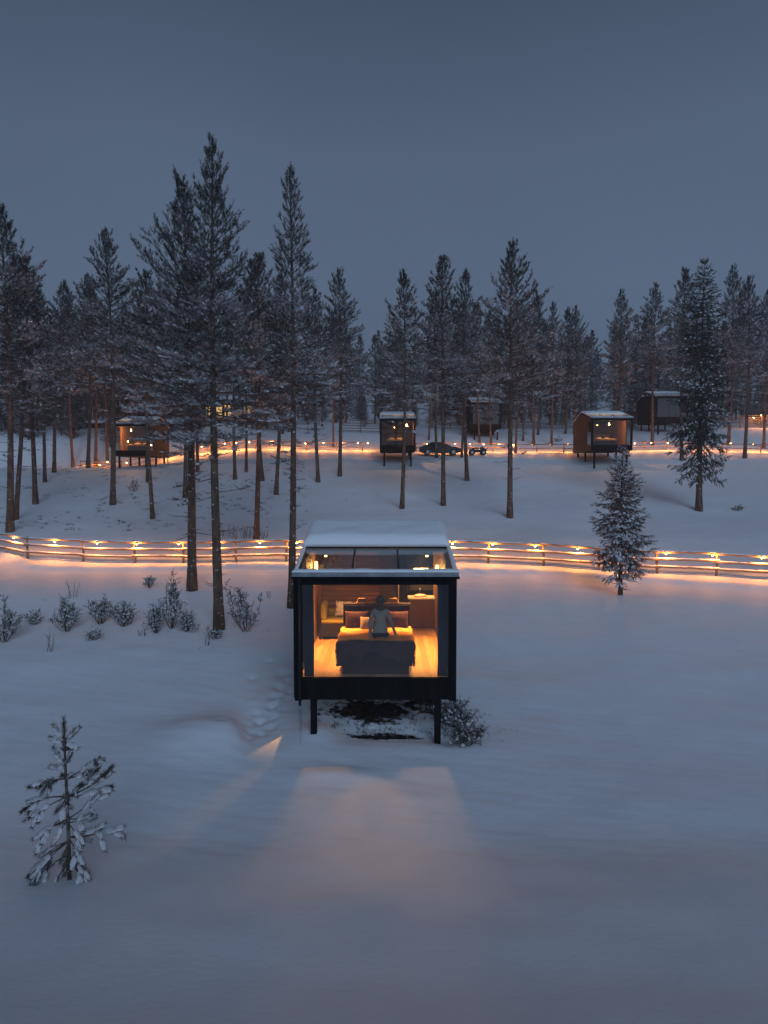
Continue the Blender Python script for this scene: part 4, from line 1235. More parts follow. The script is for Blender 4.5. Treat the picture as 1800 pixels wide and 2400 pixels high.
    for sx, x0, x1_, lab in ((-1, -1.82, -1.57, "dark curtain gathered in the big window's left corner"), (1, 1.58, 1.82, "dark curtain gathered in the big window's right corner")):
        cu = MB(); vs = []; n = 44
        for j in range(5):
            for i in range(n + 1):
                vs.append((CX + x0 + (x1_ - x0) * i / n + .01 * math.sin(j + i), 17.72 + .045 * math.sin(i * .95 + .2 * j), FZ + .02 + 2.5 * j / 4))
        cu.add(vs, [(j * (n + 1) + i, j * (n + 1) + i + 1, (j + 1) * (n + 1) + i + 1, (j + 1) * (n + 1) + i) for j in range(4) for i in range(n)])
        o = cu.build("curtain", M['curtain'], smooth=True); o.modifiers.new("t", 'SOLIDIFY').thickness = .008
        tag(o, lab, "curtain")
    cu = MB(); vs = []; n = 60  # added screen, keeps room light from spilling out on the right
    for j in range(3):
        for i in range(n + 1):
            vs.append((CX + hw - .20 + .03 * math.sin(i * .9), 17.80 + 1.5 * i / n, FZ + .02 + 1.25 * j))
    cu.add(vs, [(j * (n + 1) + i, j * (n + 1) + i + 1, (j + 1) * (n + 1) + i + 1, (j + 1) * (n + 1) + i) for j in range(2) for i in range(n)])
    o = cu.build("curtain", M['curtain'], smooth=True); o.modifiers.new("t", 'SOLIDIFY').thickness = .008
    tag(o, "added dark screen blocking light at the right side pane of the big cabin", "curtain")
    # vanity
    va = empty("wash_stand", (1.22, 23.35, FZ), "brown wash stand with basin and mirror in the cabin's back right corner", "vanity")
    q = MB(); q.box(-.38, .50, 0, .5, 0, .98); q.build("cabinet", M['vanity'], va, bevel=.008)
    for k in range(2):
        q = MB(); q.box(-.36 + .43 * k, .06 + .43 * k - .01, -.022, -.002, .05, .93); q.build("door", M['vanity'], va, bevel=.005)
    q = MB(); q.box(-.42, .54, -.04, .52, .982, 1.03); q.build("countertop", M['white'], va, bevel=.01)
    q = MB(); q.sphere((.0, .22, 1.06), .2, 16, 8, sq=(1.1, .8, .35)); q.build("basin", M['white'], va, True)
    q = MB(); q.tube([(.0, .44, 1.03), (0, .44, 1.25), (0, .36, 1.30), (0, .28, 1.26)], [.014] * 4, 8); q.build("tap", M['rim'], va, True)
    q = MB(); q.box(-.34, .44, .50, .52, 1.2, 1.85); q.build("mirror", M['metal'], va)
    vl = empty("mirror_lamp", (1.25, 23.72, FZ + 1.95), "warm lamp above the wash stand mirror", "lamp")
    q = MB(); q.box(-.25, .25, -.03, .03, -.03, .03); q.build("diffuser", M['lampglow'], vl, bevel=.01)
    point_light("lamp_light", vl, (0, -.12, -.05), 110, radius=.1)
    # right and left wall coat rail, small things
    # sconces
    for (x, y, z, en, lab) in ((CX - hw + .20, 20.9, FZ + 2.42, 105, "warm cylinder wall lamp high on the cabin room's left wall"),
                             (CX + hw - .20, 21.0, FZ + 2.30, 105, "warm cylinder wall lamp high on the cabin room's right wall")):
        s_ = empty("wall_lamp", (x, y, z), lab, "lamp", "wall lamps in the big cabin")
        sg = 1 if x < 0 else -1
        q = MB(); q.box(-.07 * sg - .01, -.07 * sg + .01, -.05, .05, -.1, .1); q.build("bracket", M['metal'], s_)
        q = MB(); q.tube([(0, 0, -.14), (0, 0, .14)], [.05, .05], 14); q.build("shade", M['sconceglow'], s_, True)
        point_light("lamp_light", s_, (.16 * sg, 0, 0), en, radius=.08)
    for (x, lab) in ((CX - 1.3, "small ceiling spotlight above the aisle left of the bed"), (CX + 1.3, "small ceiling spotlight above the aisle right of the bed")):
        s_ = empty("spotlight", (x, 20.15, 1.30 + 3.50), lab, "lamp", "ceiling spotlights in the big cabin")
        q = MB(); q.tube([(0, 0, .07), (0, 0, -.02)], [.045, .055], 14); q.build("housing", M['metal'], s_, True)
        q = MB(); q.tube([(0, 0, -.022), (0, 0, -.026)], [.045, .045], 14); q.build("lens", M['lampglow'], s_)
        l = point_light("lamp_light", s_, (0, 0, -.06), 1900, radius=.05, spot=84)
    for (x, lab) in ((CX - 1.42, "added angled spot left of the bed throwing light onto the snow outside"), (CX + 1.42, "added angled spot right of the bed throwing light onto the snow outside")):
        s_ = empty("spotlight", (x, 19.72, 1.30 + 3.46), lab, "lamp", "ceiling spotlights in the big cabin")  # added spot, aimed to form the window light patch on the snow
        q = MB(); q.tube([(0, 0, .07), (0, -.03, 0), (0, -.07, -.06)], [.045, .05, .055], 14); q.build("housing", M['metal'], s_, True)
        q = MB(); q.tube([(0, -.072, -.062), (0, -.075, -.065)], [.045, .045], 14); q.build("lens", M['lampglow'], s_)
        l = point_light("lamp_light", s_, (0, -.11, -.10), 215, radius=.10, spot=40)
        l.rotation_euler = (R(-50), 0, 0); l.data.spot_blend = .4
interior()

# ------------------------------------------------------------------ person kneeling on the bed, back to the window
def person():
    bz = FZ + .80
    ox, oy = (824 * 0 + (700 + 880 / 4.608 - 900)) / F * 18.2, 18.15
    root = empty("person", (ox, oy, bz), "person in an oatmeal sweater and beanie kneeling on the bed with back to the window", "person")
    # joints: name -> (pos, radius)
    J = [((0, 0, .26), .155), ((0, .03, .40), .135), ((0, .09, .60), .150), ((0, .13, .78), .125), ((0, .15, .87), .058), ((0, .17, .95), .075), ((0, .18, 1.03), .098), ((0, .19, 1.12), .070),
         ((-.10, .03, .22), .110), ((-.15, .22, .15), .085), ((-.19, .40, .06), .062), ((-.15, .20, .03), .055), ((-.12, .0, .03), .045), ((-.11, -.12, .03), .036), ((-.11, -.22, -.01), .03),
         ((.10, .03, .22), .110), ((.15, .22, .15), .085), ((.19, .40, .06), .062), ((.15, .20, .03), .055), ((.12, .0, .03), .045), ((.11, -.12, .03), .036), ((.11, -.22, -.01), .03),
         ((-.18, .11, .77), .075), ((-.25, .09, .54), .058), ((-.26, .10, .28), .046), ((-.26, .12, .09), .032), ((-.26, .13, .04), .034),
         ((.18, .12, .77), .075), ((.27, .14, .55), .058), ((.34, .26, .32), .046), ((.41, .40, .10), .032), ((.45, .46, .05), .034),
         # nose
         ((0, .285, 1.02), .014)]
    E = [(0, 1), (1, 2), (2, 3), (3, 4), (4, 5), (5, 6), (6, 7), (0, 8), (8, 9), (9, 10), (10, 11), (11, 12), (12, 13), (13, 14), (0, 15), (15, 16), (16, 17), (17, 18), (18, 19), (19, 20), (20, 21),
         (3, 22), (22, 23), (23, 24), (24, 25), (25, 26), (3, 27), (27, 28), (28, 29), (29, 30), (30, 31), (6, 32)]
    for hand, sgn, dirv in ((26, -1, Vector((-.1, .9, -.25))), (31, 1, Vector((.65, .75, -.12)))):
        hp = Vector(J[hand][0]); dirv.normalize()
        sd = dirv.cross(Vector((0, 0, 1))).normalized()
        for k, (o, l) in enumerate(((-.030, .062), (-.010, .075), (.010, .072), (.028, .056))):
            a = hp + sd * o + dirv * .03; b = a + dirv * l * .6; c = b + (dirv + Vector((0, 0, -.5))).normalized() * l * .5
            i0 = len(J); J += [(tuple(a), .010), (tuple(b), .0085), (tuple(c), .0075)]; E += [(hand, i0), (i0, i0 + 1), (i0 + 1, i0 + 2)]
        a = hp - sd * .04 * sgn * -1 + dirv * .0; b = a + (dirv + sd * .6 * sgn).normalized() * .045
        i0 = len(J); J += [(tuple(a), .011), (tuple(b), .009)]; E += [(hand, i0), (i0, i0 + 1)]
    me = bpy.data.meshes.new("body_skeleton"); me.from_pydata([j[0] for j in J], E, [])
    tmp = bpy.data.objects.new("body_tmp", me); link(tmp)
    sk = tmp.modifiers.new("skin", 'SKIN'); sk.use_smooth_shade = True
    for i, sv in enumerate(me.skin_vertices[0].data):
        r_ = J[i][1]; sv.radius = (r_, r_); sv.use_root = (i == 0)
    for i in (1, 2, 3): me.skin_vertices[0].data[i].radius = (J[i][1] * 1.15, J[i][1] * .9)
    ss = tmp.modifiers.new("sub", 'SUBSURF'); ss.levels = 2; ss.render_levels = 2
    bpy.context.view_layer.update()
    dg = bpy.context.evaluated_depsgraph_get()
    bm = bpy.data.meshes.new_from_object(tmp.evaluated_get(dg))
    bpy.data.objects.remove(tmp)
    bm.name = "body"
    for m in ('skin', 'sweater', 'jeans'): bm.materials.append(M[m])
    for p in bm.polygons:
        c = p.center; p.use_smooth = True
        hand_r = c.x > .40 and c.z < .13
        hand_l = c.x < -.22 and c.z < .085
        if c.z > .86 or hand_l or hand_r: p.material_index = 0
        elif c.z > .30 or (abs(c.x) > .225 and c.z > .09 and c.x > -.4 and (c.x < 0 or c.z > .12)): p.material_index = 1
        else: p.material_index = 2
    o = link(bpy.data.objects.new("body", bm)); o.parent = root
    # sweater hem and collar as a slightly larger shell would hide the seam
    hem = MB(); n = 20
    vs = []
    for j, (z, rx, ry) in enumerate(((.26, .200, .175), (.33, .200, .172), (.42, .190, .158), (.52, .18, .150))):
        for i in range(n):
            a = 2 * math.pi * i / n; vs.append((rx * math.cos(a), .02 + ry * math.sin(a) + .018 * j, z + .012 * math.sin(a * 3)))
    hem.add(vs, [(j * n + i, j * n + (i + 1) % n, (j + 1) * n + (i + 1) % n, (j + 1) * n + i) for j in range(3) for i in range(n)])
    ho = hem.build("sweater_hem", M['sweater'], root, True)
    hr = MB(); hr.sphere((0, .165, 1.025), .118, 16, 10, sq=(.92, .95, 1.15)); hr.sphere((0, .085, .86), .10, 14, 10, sq=(1.2, .55, 1.75)); hr.build("hair", M['hair'], root, True)
    bn = MB(); vs = []; rings = 8
    for j in range(rings + 1):
        th = (math.pi / 2) * j / rings
        for i in range(18):
            a = 2 * math.pi * i / 18
            vs.append((.122 * math.cos(th * .98) * math.cos(a), .17 + .130 * math.cos(th * .98) * math.sin(a), 1.055 + .115 * math.sin(th)))
    bn.add(vs, [(j * 18 + i, j * 18 + (i + 1) % 18, (j + 1) * 18 + (i + 1) % 18, (j + 1) * 18 + i) for j in range(rings) for i in range(18)])
    bn.tube([(.125 * math.cos(2 * math.pi * i / 18), .17 + .133 * math.sin(2 * math.pi * i / 18), 1.052) for i in range(19)], [.014] * 19, 6, cap=False)
    bn.build("beanie", M['beanie'], root, True)
    for sx in (-1, 1):
        e = MB(); e.sphere((sx * .034, .268, 1.045), .011, 8, 6); e.build("eye", M['white'], root, True)
person()

# ------------------------------------------------------------------ other cabins
def far_lamp(x, y, z, en, label, glow='lampglow', long=.22):
    s_ = empty("pendant_lamp", (x, y, z), label, "lamp")
    q = MB(); q.tube([(0, 0, -long), (0, 0, 0)], [.055, .05], 10); q.build("shade", M[glow], s_, True)
    q = MB(); q.tube([(0, 0, 0), (0, 0, .25)], [.012, .012], 6); q.build("cord", M['metal'], s_)
    point_light("lamp_light", s_, (0, -.15, -long - .05), en, radius=.12)

def far_bed(x, y, z, label):
    bd = empty("bed", (x, y, z), label, "bed")
    b = MB(); b.box(-.85, .85, -1, 1, .0, .5); b.build("bed_base", M['charcoal'], bd, bevel=.03)
    b = MB(); b.box(-.88, .88, -.98, .98, .502, .68); b.build("mattress", M['ochre'], bd, bevel=.06)
    b = MB(); b.box(-.88, .88, 1.0, 1.1, 0, 1.2); b.build("headboard", M['charcoal'], bd, bevel=.02)
    for sx in (-.42, .42):
        b = MB(); b.sphere((sx, .7, .78), .3, 12, 8, sq=(1.1, .7, .4)); b.build("pillow", M['beige'], bd, True)

GRP = "smaller cabins on the upper road"
cl = at(308, 1068.5, 70); cabin((cl.x, 70, cl.z), 3.5, "far left cabin with a warm lit window, half hidden by pines at the upper path", GRP)
far_lamp(cl.x - .55, 71.6, cl.z + 2.75, 260, "lit lamp high inside the far left cabin"); far_bed(cl.x + .2, 71.9, cl.z + .52, "dark bed inside the far left cabin")
far_lamp(cl.x - .75, 71.2, cl.z + 1.55, 90, "lit bedside lamp inside the far left cabin", long=.14)
cc = at(932, 1056.5, 70); o = cabin((cc.x, 70, cc.z), 3.5, "centre cabin with lit window standing left of the parked car", GRP); 
far_lamp(cc.x + .95, 71.5, cc.z + 2.75, 260, "bright lamp in the right upper part of the centre cabin's window"); far_bed(cc.x - .2, 71.9, cc.z + .52, "bed inside the centre cabin")
far_lamp(cc.x - .3, 71.8, cc.z + 2.45, 5, "dim pendant left of the bright lamp in the centre cabin", long=.07)
cr_ = at(1433.5, 1056, 69); cabin((cr_.x, 69, cr_.z), 4.0, "right cabin with lit window and brown board side wall above the small spruce", GRP)
far_lamp(cr_.x + .15, 70.4, cr_.z + 2.78, 280, "bright lamp under the ceiling of the right cabin"); far_bed(cr_.x - .1, 70.9, cr_.z + .52, "bed inside the right cabin")
far_lamp(cr_.x - .9, 70.8, cr_.z + 2.62, 5, "dim pendant at the left in the right cabin", long=.06)
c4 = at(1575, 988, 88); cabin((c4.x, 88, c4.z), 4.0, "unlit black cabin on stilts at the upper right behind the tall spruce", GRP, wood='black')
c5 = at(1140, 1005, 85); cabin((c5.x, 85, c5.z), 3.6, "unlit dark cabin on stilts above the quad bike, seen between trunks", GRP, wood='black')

# golden lodge in the trees, dark hut and low shed
def simple_house(name, loc, w_, d_, h_, rise, m, label, cat, win=None, group=None):
    r_ = empty(name, loc, label, cat, group)
    b = MB(); b.prism([(0, -.8), (d_, -.8), (d_, h_), (d_ / 2, h_ + rise), (0, h_)], -w_ / 2, w_ / 2); b.build("wall", m, r_)
    b = MB()
    b.prism([(-.3, h_ - .1), (d_ / 2, h_ + rise + .04), (d_ + .3, h_ - .1), (d_ + .3, h_ + .06), (d_ / 2, h_ + rise + .22), (-.3, h_ + .06)], -w_ / 2 - .3, w_ / 2 + .3); b.build("roof", M['black'], r_)
    soft_slab([(-.28, h_ + .07), (d_ / 2, h_ + rise + .23), (d_ + .28, h_ + .07)], -w_ / 2 - .28, w_ / 2 + .28, .22, 6, M['roofsnow'], "roof_snow", r_, 14, 12)
    for (x0, x1_, z0, z1_) in (win or []):
        f = MB(); f.box(x0 - .06, x1_ + .06, -.05, -.003, z0 - .06, z1_ + .06); f = f.build("window", M['panel'], r_)
        p_ = MB(); p_.box(x0, x1_, -.056, -.052, z0, z1_); p_.build("pane", M['winglow'], f)
    return r_
p = at(540, 1034, 108)
lx = p.x; lz = Hs(lx, 108)
simple_house("lodge", (lx, 108, lz), 9, 7, 3.6, 2.2, M['wood'], "golden lit lodge glimpsed through the pines right of the far left cabin", "house",
             [(-3.6, -2.6, 1.0, 3.0), (-2.2, -1.2, 1.0, 3.0), (-.8, .2, .9, 3.2), (.6, 1.6, .9, 3.2), (2.2, 3.4, 1.0, 3.0)])
p = at(232, 1042, 98); simple_house("shed", (p.x, 98, Hs(p.x, 98) - .3), 3.4, 2.2, .9, .25, M['metal'], "low dark shed with a snow covered roof beyond the left lamp path", "shed")

# ------------------------------------------------------------------ fences and lamps
def log_mesh(name, r_, m, seed, n=8, seg=5):
    rr = random.Random(seed); mb = MB()
    pts = [(i / seg, rr.uniform(-.012, .012), rr.uniform(-.012, .012)) for i in range(seg + 1)]
    mb.tube(pts, [r_ * rr.uniform(.85, 1.1) for _ in range(seg + 1)], n)
    return mb.mesh(name, m, True)
def cap_mesh(name, r_, seed):
    rr = random.Random(seed); mb = MB(); vs = []; n = 26
    for i in range(n + 1):
        k = rr.uniform(.45, 1.1) * (0 if rr.random() < .07 else 1)
        for (y, z) in ((-.8, .55), (-.35, .9 + .5 * k), (.35, .9 + .5 * k), (.8, .55)):
            vs.append((i / n, y * r_, z * r_))
    fs = [(i * 4 + j, i * 4 + j + 1, i * 4 + 5 + j, i * 4 + 4 + j) for i in range(n) for j in range(3)]
    mb.add(vs, fs); return mb.mesh(name, M['roofsnow'], True)
RAIL_ME = [log_mesh("rail", .062, M['rail'], s) for s in range(3)]
FRAIL_ME = [log_mesh("rail", .05, M['rail'], s + 9, 6, 2) for s in range(2)]
CAP_ME = [cap_mesh("snow_cap", .062, s) for s in range(3)]

def rail(root, me, a, b, cap=None, name="rail"):
    a, b = Vector(a), Vector(b); d = b - a
    o = bpy.data.objects.new(name, me); link(o); o.parent = root
    o.location = a - root.location
    o.rotation_euler = d.to_track_quat('X', 'Z').to_euler(); o.scale = (d.length, 1, 1)
    if cap:
        c = bpy.data.objects.new("snow_cap", cap); link(c); c.parent = o
    return o

def fence(pts, hs, post_h, label, rails, caps, post_r, over=.12, name="rail_fence", wood='rail', skip=()):
    p0 = Vector(pts[0]); root = empty(name, p0, label, "fence")
    pm = MB(); pm.tube([(0, 0, -.3), (0, 0, post_h * .5), (.01, 0, post_h)], [post_r * 1.05, post_r, post_r * .95], 8); pme = pm.mesh("post", M[wood], True)
    rr = random.Random(3)
    for p in pts:
        o = bpy.data.objects.new("post", pme); link(o); o.parent = root; o.location = Vector(p) - p0; o.rotation_euler = (rr.gauss(0, .02), rr.gauss(0, .02), rr.uniform(0, 6))
    for i, (a, b) in enumerate(zip(pts, pts[1:])):
        if i in skip: continue
        a, b = Vector(a), Vector(b); d = (b - a).normalized()
        off = Vector((d.y, -d.x, 0)) * (post_r + .05)
        for k, h in enumerate(hs):
            j0, j1 = rr.uniform(-.025, .025), rr.uniform(-.025, .025)
            st = .03 * (i % 2)
            rail(root, rr.choice(rails), a + off + Vector((0, 0, h + j0 + st)) - d * over, b + off + Vector((0, 0, h + j1 + st)) + d * over, rr.choice(caps) if caps else None)
    return root

lamp_bulb = MB(); lamp_bulb.sphere((0, 0, 0), .036, 10, 8, sq=(1.25, 1, .8)); lamp_bulb_me = lamp_bulb.mesh("bulb", M['bulb'], True)
lamp_cap = MB(); lamp_cap.tube([(0, 0, .04), (0, 0, .075)], [.055, .03], 10); lamp_cap_me = lamp_cap.mesh("cap", M['metal'], True)
light_data = {}
def fence_lamp(pos, label, group, energy, bulb_scale=1.0):
    o = empty("fence_lamp", pos, label, "lamp", group)
    for me, nm in ((lamp_bulb_me, "bulb"), (lamp_cap_me, "cap")):
        c = bpy.data.objects.new(nm, me); link(c); c.parent = o; c.scale = (bulb_scale,) * 3
    key = energy
    if key not in light_data:
        d = bpy.data.lights.new("lamp_light", 'POINT'); d.energy = energy; d.color = (1, .34, .072); d.shadow_soft_size = .05
        light_data[key] = d
    l = bpy.data.objects.new("lamp_light", light_data[key]); link(l); l.parent = o; l.location = (0, -.10, -.02)
    return o

fpts = [hit(a, b) for a, b in FENCE_PX]
fence(fpts, (.34, .72, 1.10), 1.22, "long lit three rail timber fence crossing the picture behind the big cabin", RAIL_ME, CAP_ME, .065, over=.12)
def on_fence(px):
    for a, b in zip(fpts, fpts[1:]):
        xa, xb = 900 + F * a.x / a.y, 900 + F * b.x / b.y
        if xa <= px <= xb:
            # solve along the span
            for u in np.linspace(0, 1, 60):
                q = a.lerp(b, u)
                if 900 + F * q.x / q.y >= px: return q
    return fpts[-1]
ORD = ["first", "second", "third", "fourth", "fifth", "sixth", "seventh", "eighth", "ninth", "tenth", "eleventh", "twelfth", "thirteenth", "fourteenth", "fifteenth"]
E_NEAR = 88.0
for i, px in enumerate([34, 129, 228, 321, 418, 510, 608, 696]):
    q = on_fence(px); fence_lamp(q + Vector((0, -.20, 1.03)), f"{ORD[i]} warm lamp from the left picture edge on the lower fence", "lamps on the lower fence", E_NEAR)
for i, px in enumerate([1060, 1154, 1253, 1352, 1448, 1559, 1668, 1783]):
    q = on_fence(px); fence_lamp(q + Vector((0, -.20, 1.03)), f"{ORD[i]} warm lamp on the lower fence, counting rightward from the big cabin", "lamps on the lower fence", E_NEAR)
for i, px in enumerate([790, 885, 975]):
    q = on_fence(px); fence_lamp(q + Vector((0, -.20, 1.03)), "warm lamp of the lower fence hidden behind the big cabin", "lamps on the lower fence behind the big cabin", E_NEAR)

def fx(px, Y): return (px - 900) / F * Y
def gp(px, Y, dz=0): x = fx(px, Y); return Vector((x, Y, Hs(x, Y) + dz))
# upper fence sections
up1 = [gp(px, Y) for px, Y in [(395, 81), (440, 81.5), (492, 82), (545, 82), (600, 82), (658, 81.5), (720, 81), (790, 80.5), (850, 80)]]
up2 = [gp(px, Y) for px, Y in [(975, 80), (1030, 80), (1090, 80), (1155, 80), (1205, 79.5), (1257, 79), (1320, 79), (1375, 79.5)]]
up3 = [gp(px, Y) for px, Y in [(1470, 80), (1508, 80.5), (1560, 80.5), (1625, 80), (1690, 79.5), (1780, 79), (1860, 79)]]
lf = [gp(px, Y) for px, Y in [(180, 78), (222, 79), (262, 80), (330, 80.5), (395, 81)]]
lf2 = [gp(px, Y) for px, Y in [(190, 74.5), (232, 75.5), (285, 76)]]
for pts, lab in ((up1, "upper lamp lit fence between the golden lodge and the centre cabin"), (up2, "upper lamp lit fence behind the parked car and quad bike"),
                 (up3, "upper lamp lit fence right of the right cabin"), (lf, "lamp lit rail fence winding down behind the far left cabin"), (lf2, "short rail fence on the near side of the far left path")):
    fence(pts, (.45, .90), 1.02, lab, FRAIL_ME, None, .055, .06)
E_FAR = 115.0
def ulamps(lst, Y, fmt, group):
    for i, px in enumerate(lst):
        q = gp(px, Y)
        fence_lamp(q + Vector((0, -.18, .86)), fmt.format(ORD[i]), group, E_FAR, 1.3)
ulamps([193, 214, 237, 268, 300, 330], 78.6, "{} lamp along the left end of the upper path", "lamps along the upper fence")
ulamps([211, 255], 75.2, "{} lamp on the near side of the left upper path", "lamps along the upper fence")
ulamps([397, 430, 475, 498, 529, 556, 586, 637, 675], 81.6, "{} upper lamp right of the far left cabin", "lamps along the upper fence")
ulamps([717, 759, 800, 839, 862], 80.4, "{} upper lamp between the glowing trunk's left side and the centre cabin", "lamps along the upper fence")
ulamps([1000, 1030, 1066, 1100, 1132, 1167, 1202, 1245, 1287, 1328], 79.7, "{} upper lamp counting from the centre cabin toward the right cabin", "lamps along the upper fence")
ulamps([1484, 1522, 1561, 1608, 1657, 1707, 1760, 1790], 80.0, "{} upper lamp counting rightward from the right cabin", "lamps along the upper fence")
# slatted back fence
SL_ME = []
for s in range(2):
    mb = MB(); mb.box(0, 1, -.02, .02, -.05, .05); SL_ME.append(mb.mesh("slat", M['oldrail']))
def slat_fence(pxs, Y, n, h, label):
    pts = [gp(p_, Y) for p_ in pxs]
    root = empty("slat_fence", pts[0], label, "fence")
    pm = MB(); pm.box(-.06, .06, -.05, .05, -.3, h + .1); pme = pm.mesh("post", M['oldrail'])
    rr = random.Random(8)
    for p_ in pts:
        o = bpy.data.objects.new("post", pme); link(o); o.parent = root; o.location = p_ - pts[0]
    for a, b in zip(pts, pts[1:]):
        for k in range(n):
            z = .25 + (h - .25) * k / (n - 1)
            rail(root, rr.choice(SL_ME), a + Vector((0, -.075, z + rr.uniform(-.03, .03))), b + Vector((0, -.075, z + rr.uniform(-.03, .03))), None, "slat")
slat_fence([796, 845, 890], 90, 5, 1.5, "weathered slatted fence left of the centre cabin")
slat_fence([1008, 1055, 1105, 1160, 1212, 1264, 1315, 1365], 96, 6, 1.6, "weathered slatted fence behind the car and the orange trunked pines")
slat_fence([1478, 1530, 1580, 1630, 1680, 1730, 1780, 1830], 97, 7, 1.7, "weathered slatted fence at the upper right behind the tall spruce")
for i, px in enumerate([1760, 1777, 1795]):
    q = gp(px, 96.6); fence_lamp(q + Vector((0, -.15, 1.75 if i else 1.45)), f"{ORD[i]} lamp from the left on the slatted fence at the upper right edge", "lamps on the slatted fence", E_FAR, 1.3)

# ------------------------------------------------------------------ car
def car():
    Y = 76.6; x = fx(1031, Y); z = max(Hs(x - 1.3, Y), Hs(x + 1.3, Y), Hs(x, Y))
    root = empty("parked_car", (x, Y, z + .0), "dark sedan parked side on between the centre cabin and the quad bike", "car")
    # side profile (x forward=+), lofted with tumblehome
    low = [(-2.25, .38), (-2.28, .62), (-2.22, .88), (-1.75, .98), (-1.3, 1.0), (.75, .97), (1.5, .88), (2.1, .74), (2.27, .56), (2.24, .34), (1.82, .24), (-1.8, .24)]
    mb = MB(); n = len(low)
    rows = []
    for yy, k in ((-.86, 1.0), (-.90, .99), (.90, .99), (.86, 1.0)):
        rows.append([(px_, yy, pz_) for px_, pz_ in low])
    vs = [v for r_ in rows for v in r_]; fs = []
    for j in range(3):
        for i in range(n):
            fs.append((j * n + i, j * n + (i + 1) % n, (j + 1) * n + (i + 1) % n, (j + 1) * n + i))
    fs.append(tuple(range(n))); fs.append(tuple(range(3 * n, 4 * n))[::-1]); mb.add(vs, fs)
    mb.build("body", M['carpaint'], root, bevel=.05)
    ca = MB(); base = [(-1.95, .96), (-1.1, 1.36), (-.2, 1.42), (.35, 1.36), (1.15, .95)]
    n = len(base); vs = [(a, -.78 + .16 * (c > 1.2), c) for a, c in base] + [(a, .78 - .16 * (c > 1.2), c) for a, c in base]
    ca.add(vs, [(i, i + 1, n + i + 1, n + i) for i in range(n - 1)] + [tuple(range(n))[::-1], tuple(range(n, 2 * n)), (0, n, 2 * n - 1, n - 1)])
    ca.build("cabin_roof", M['carpaint'], root, bevel=.04)
    for s, q in ((-1, [(-1.45, 1.02), (-1.02, 1.30), (-.30, 1.36), (-.30, 1.02)]), (1, [(-.22, 1.02), (-.22, 1.36), (.28, 1.31), (.80, 1.02)])):
        for sy in (-1, 1):
            g_ = MB(); g_.add([(a, sy * (.795 - .16 * (c - .96) / .4), c) for a, c in q] + [(a, sy * (.78 - .16 * (c - .96) / .4), c) for a, c in q],
                              [(0, 1, 2, 3), (7, 6, 5, 4), (0, 4, 5, 1), (1, 5, 6, 2), (2, 6, 7, 3), (3, 7, 4, 0)])
            g_.build("side_window", M['metal'], root)
    for wx in (-1.38, 1.38):
        for sy in (-1, 1):
            tm = MB(); tm.tube([(wx, sy * .70, .33), (wx, sy * .92, .33)], [.33, .33], 20); tw = tm.build("wheel", M['rubber'], root, True)
            rm = MB(); rm.tube([(wx, sy * .921, .33), (wx, sy * .935, .33)], [.22, .20], 16); rm.build("rim", M['rim'], tw)
    for sy in (-1, 1):
        h_ = MB(); h_.sphere((2.12, sy * .66, .66), .12, 8, 6, sq=(.9, 1.2, .6)); h_.build("headlight", M['rim'], root, True)
        h_ = MB(); h_.sphere((-2.2, sy * .70, .80), .11, 8, 6, sq=(.6, 1.3, .6)); h_.build("tail_light", M['red'], root, True)
        h_ = MB(); h_.sphere((.75, sy * .94, 1.02), .09, 8, 6, sq=(.7, 1, .7)); h_.build("mirror", M['carpaint'], root, True)
    soft_slab([(-.55, 1.425), (.55, 1.425)], -.9, .2, .05, 2, M['roofsnow'], "roof_snow", root, 8, 8)
car()

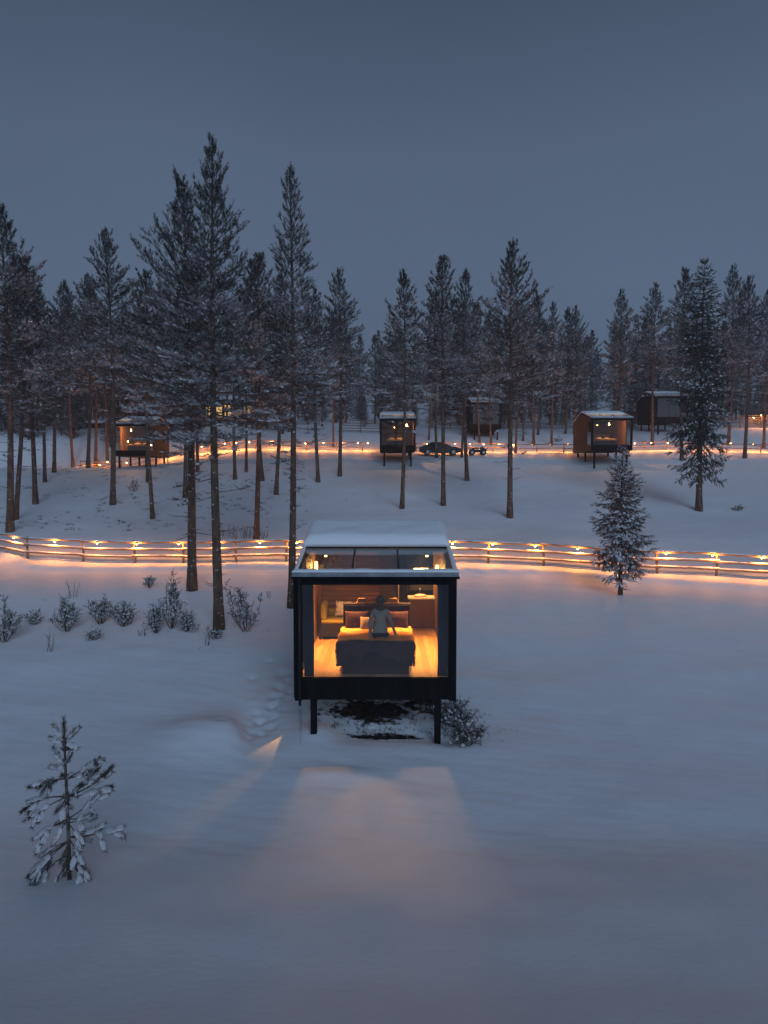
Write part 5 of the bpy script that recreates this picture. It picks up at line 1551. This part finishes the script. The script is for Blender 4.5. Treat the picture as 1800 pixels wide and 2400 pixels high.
def quad():
    Y = 76.3; x = fx(1118, Y); z = Hs(x, Y)
    root = empty("quad_bike", (x, Y, z), "small dark blue quad bike parked right of the dark sedan", "quad bike")
    for wx in (-.62, .62):
        for sy in (-1, 1):
            t_ = MB(); t_.tube([(wx, sy * .32, .31), (wx, sy * .40, .31), (wx, sy * .52, .31), (wx, sy * .56, .31)], [.26, .31, .31, .26], 14); tw = t_.build("wheel", M['rubber'], root, True)
            r_ = MB(); r_.tube([(wx, sy * .561, .31), (wx, sy * .57, .31)], [.15, .14], 12); r_.build("rim", M['rim'], tw)
    b = MB(); b.box(-.55, .6, -.22, .22, .32, .62); b.build("chassis", M['metal'], root, bevel=.04)
    b = MB(); b.prism([(-.5, .60), (-.5, .66), (.5, .66), (.5, .60)], .35, .98); b.box(-.95, -.32, -.5, .5, .62, .68); b.build("fender", M['quadpaint'], root, bevel=.03)
    b = MB(); b.box(-.55, .15, -.16, .16, .69, .82); b.build("seat", M['rubber'], root, bevel=.05)
    b = MB(); b.box(.22, .75, -.18, .18, .67, .88); b.build("tank", M['quadpaint'], root, bevel=.06)
    b = MB(); b.tube([(.45, -.36, 1.06), (.5, -.15, 1.0), (.5, .15, 1.0), (.45, .36, 1.06)], [.02] * 4, 8); b.tube([(.5, 0, 1.0), (.55, 0, .85)], [.03, .04], 8); b.build("handlebar", M['metal'], root, True)
    for x0, x1_ in ((-1.0, -.45), (.65, 1.1)):
        b = MB()
        for k in range(4): b.tube([(x0, -.36 + .24 * k, .76), (x1_, -.36 + .24 * k, .76)], [.014] * 2, 6)
        b.tube([(x0, -.38, .76), (x0, .38, .76)], [.016] * 2, 6); b.tube([(x1_, -.38, .76), (x1_, .38, .76)], [.016] * 2, 6)
        for sy in (-.3, .3): b.tube([((x0 + x1_) / 2, sy, .66), ((x0 + x1_) / 2, sy, .76)], [.014] * 2, 6)
        b.build("luggage_rack", M['metal'], root)
    for sy in (-.2, .2):
        b = MB(); b.sphere((1.0, sy, .56), .07, 8, 6); b.build("headlight", M['rim'], root, True)
quad()
# ------------------------------------------------------------------ faint winter haze
hz_mb = MB(); hz_mb.box(-430, 430, -70, 710, -1.6, 42)
hz = hz_mb.build("haze", M['snow'])
hm = bpy.data.materials.new("haze_air"); hm.use_nodes = True
ht = hm.node_tree; ht.nodes.clear()
ho = ht.nodes.new("ShaderNodeOutputMaterial"); hv = ht.nodes.new("ShaderNodeVolumePrincipled")
hv.inputs["Color"].default_value = (.88, .93, 1, 1); hv.inputs["Density"].default_value = .0014; hv.inputs["Anisotropy"].default_value = .2
ht.links.new(hv.outputs[0], ho.inputs["Volume"])
hz.data.materials.clear(); hz.data.materials.append(hm); tag(hz, kind="stuff")
bpy.context.view_layer.update()
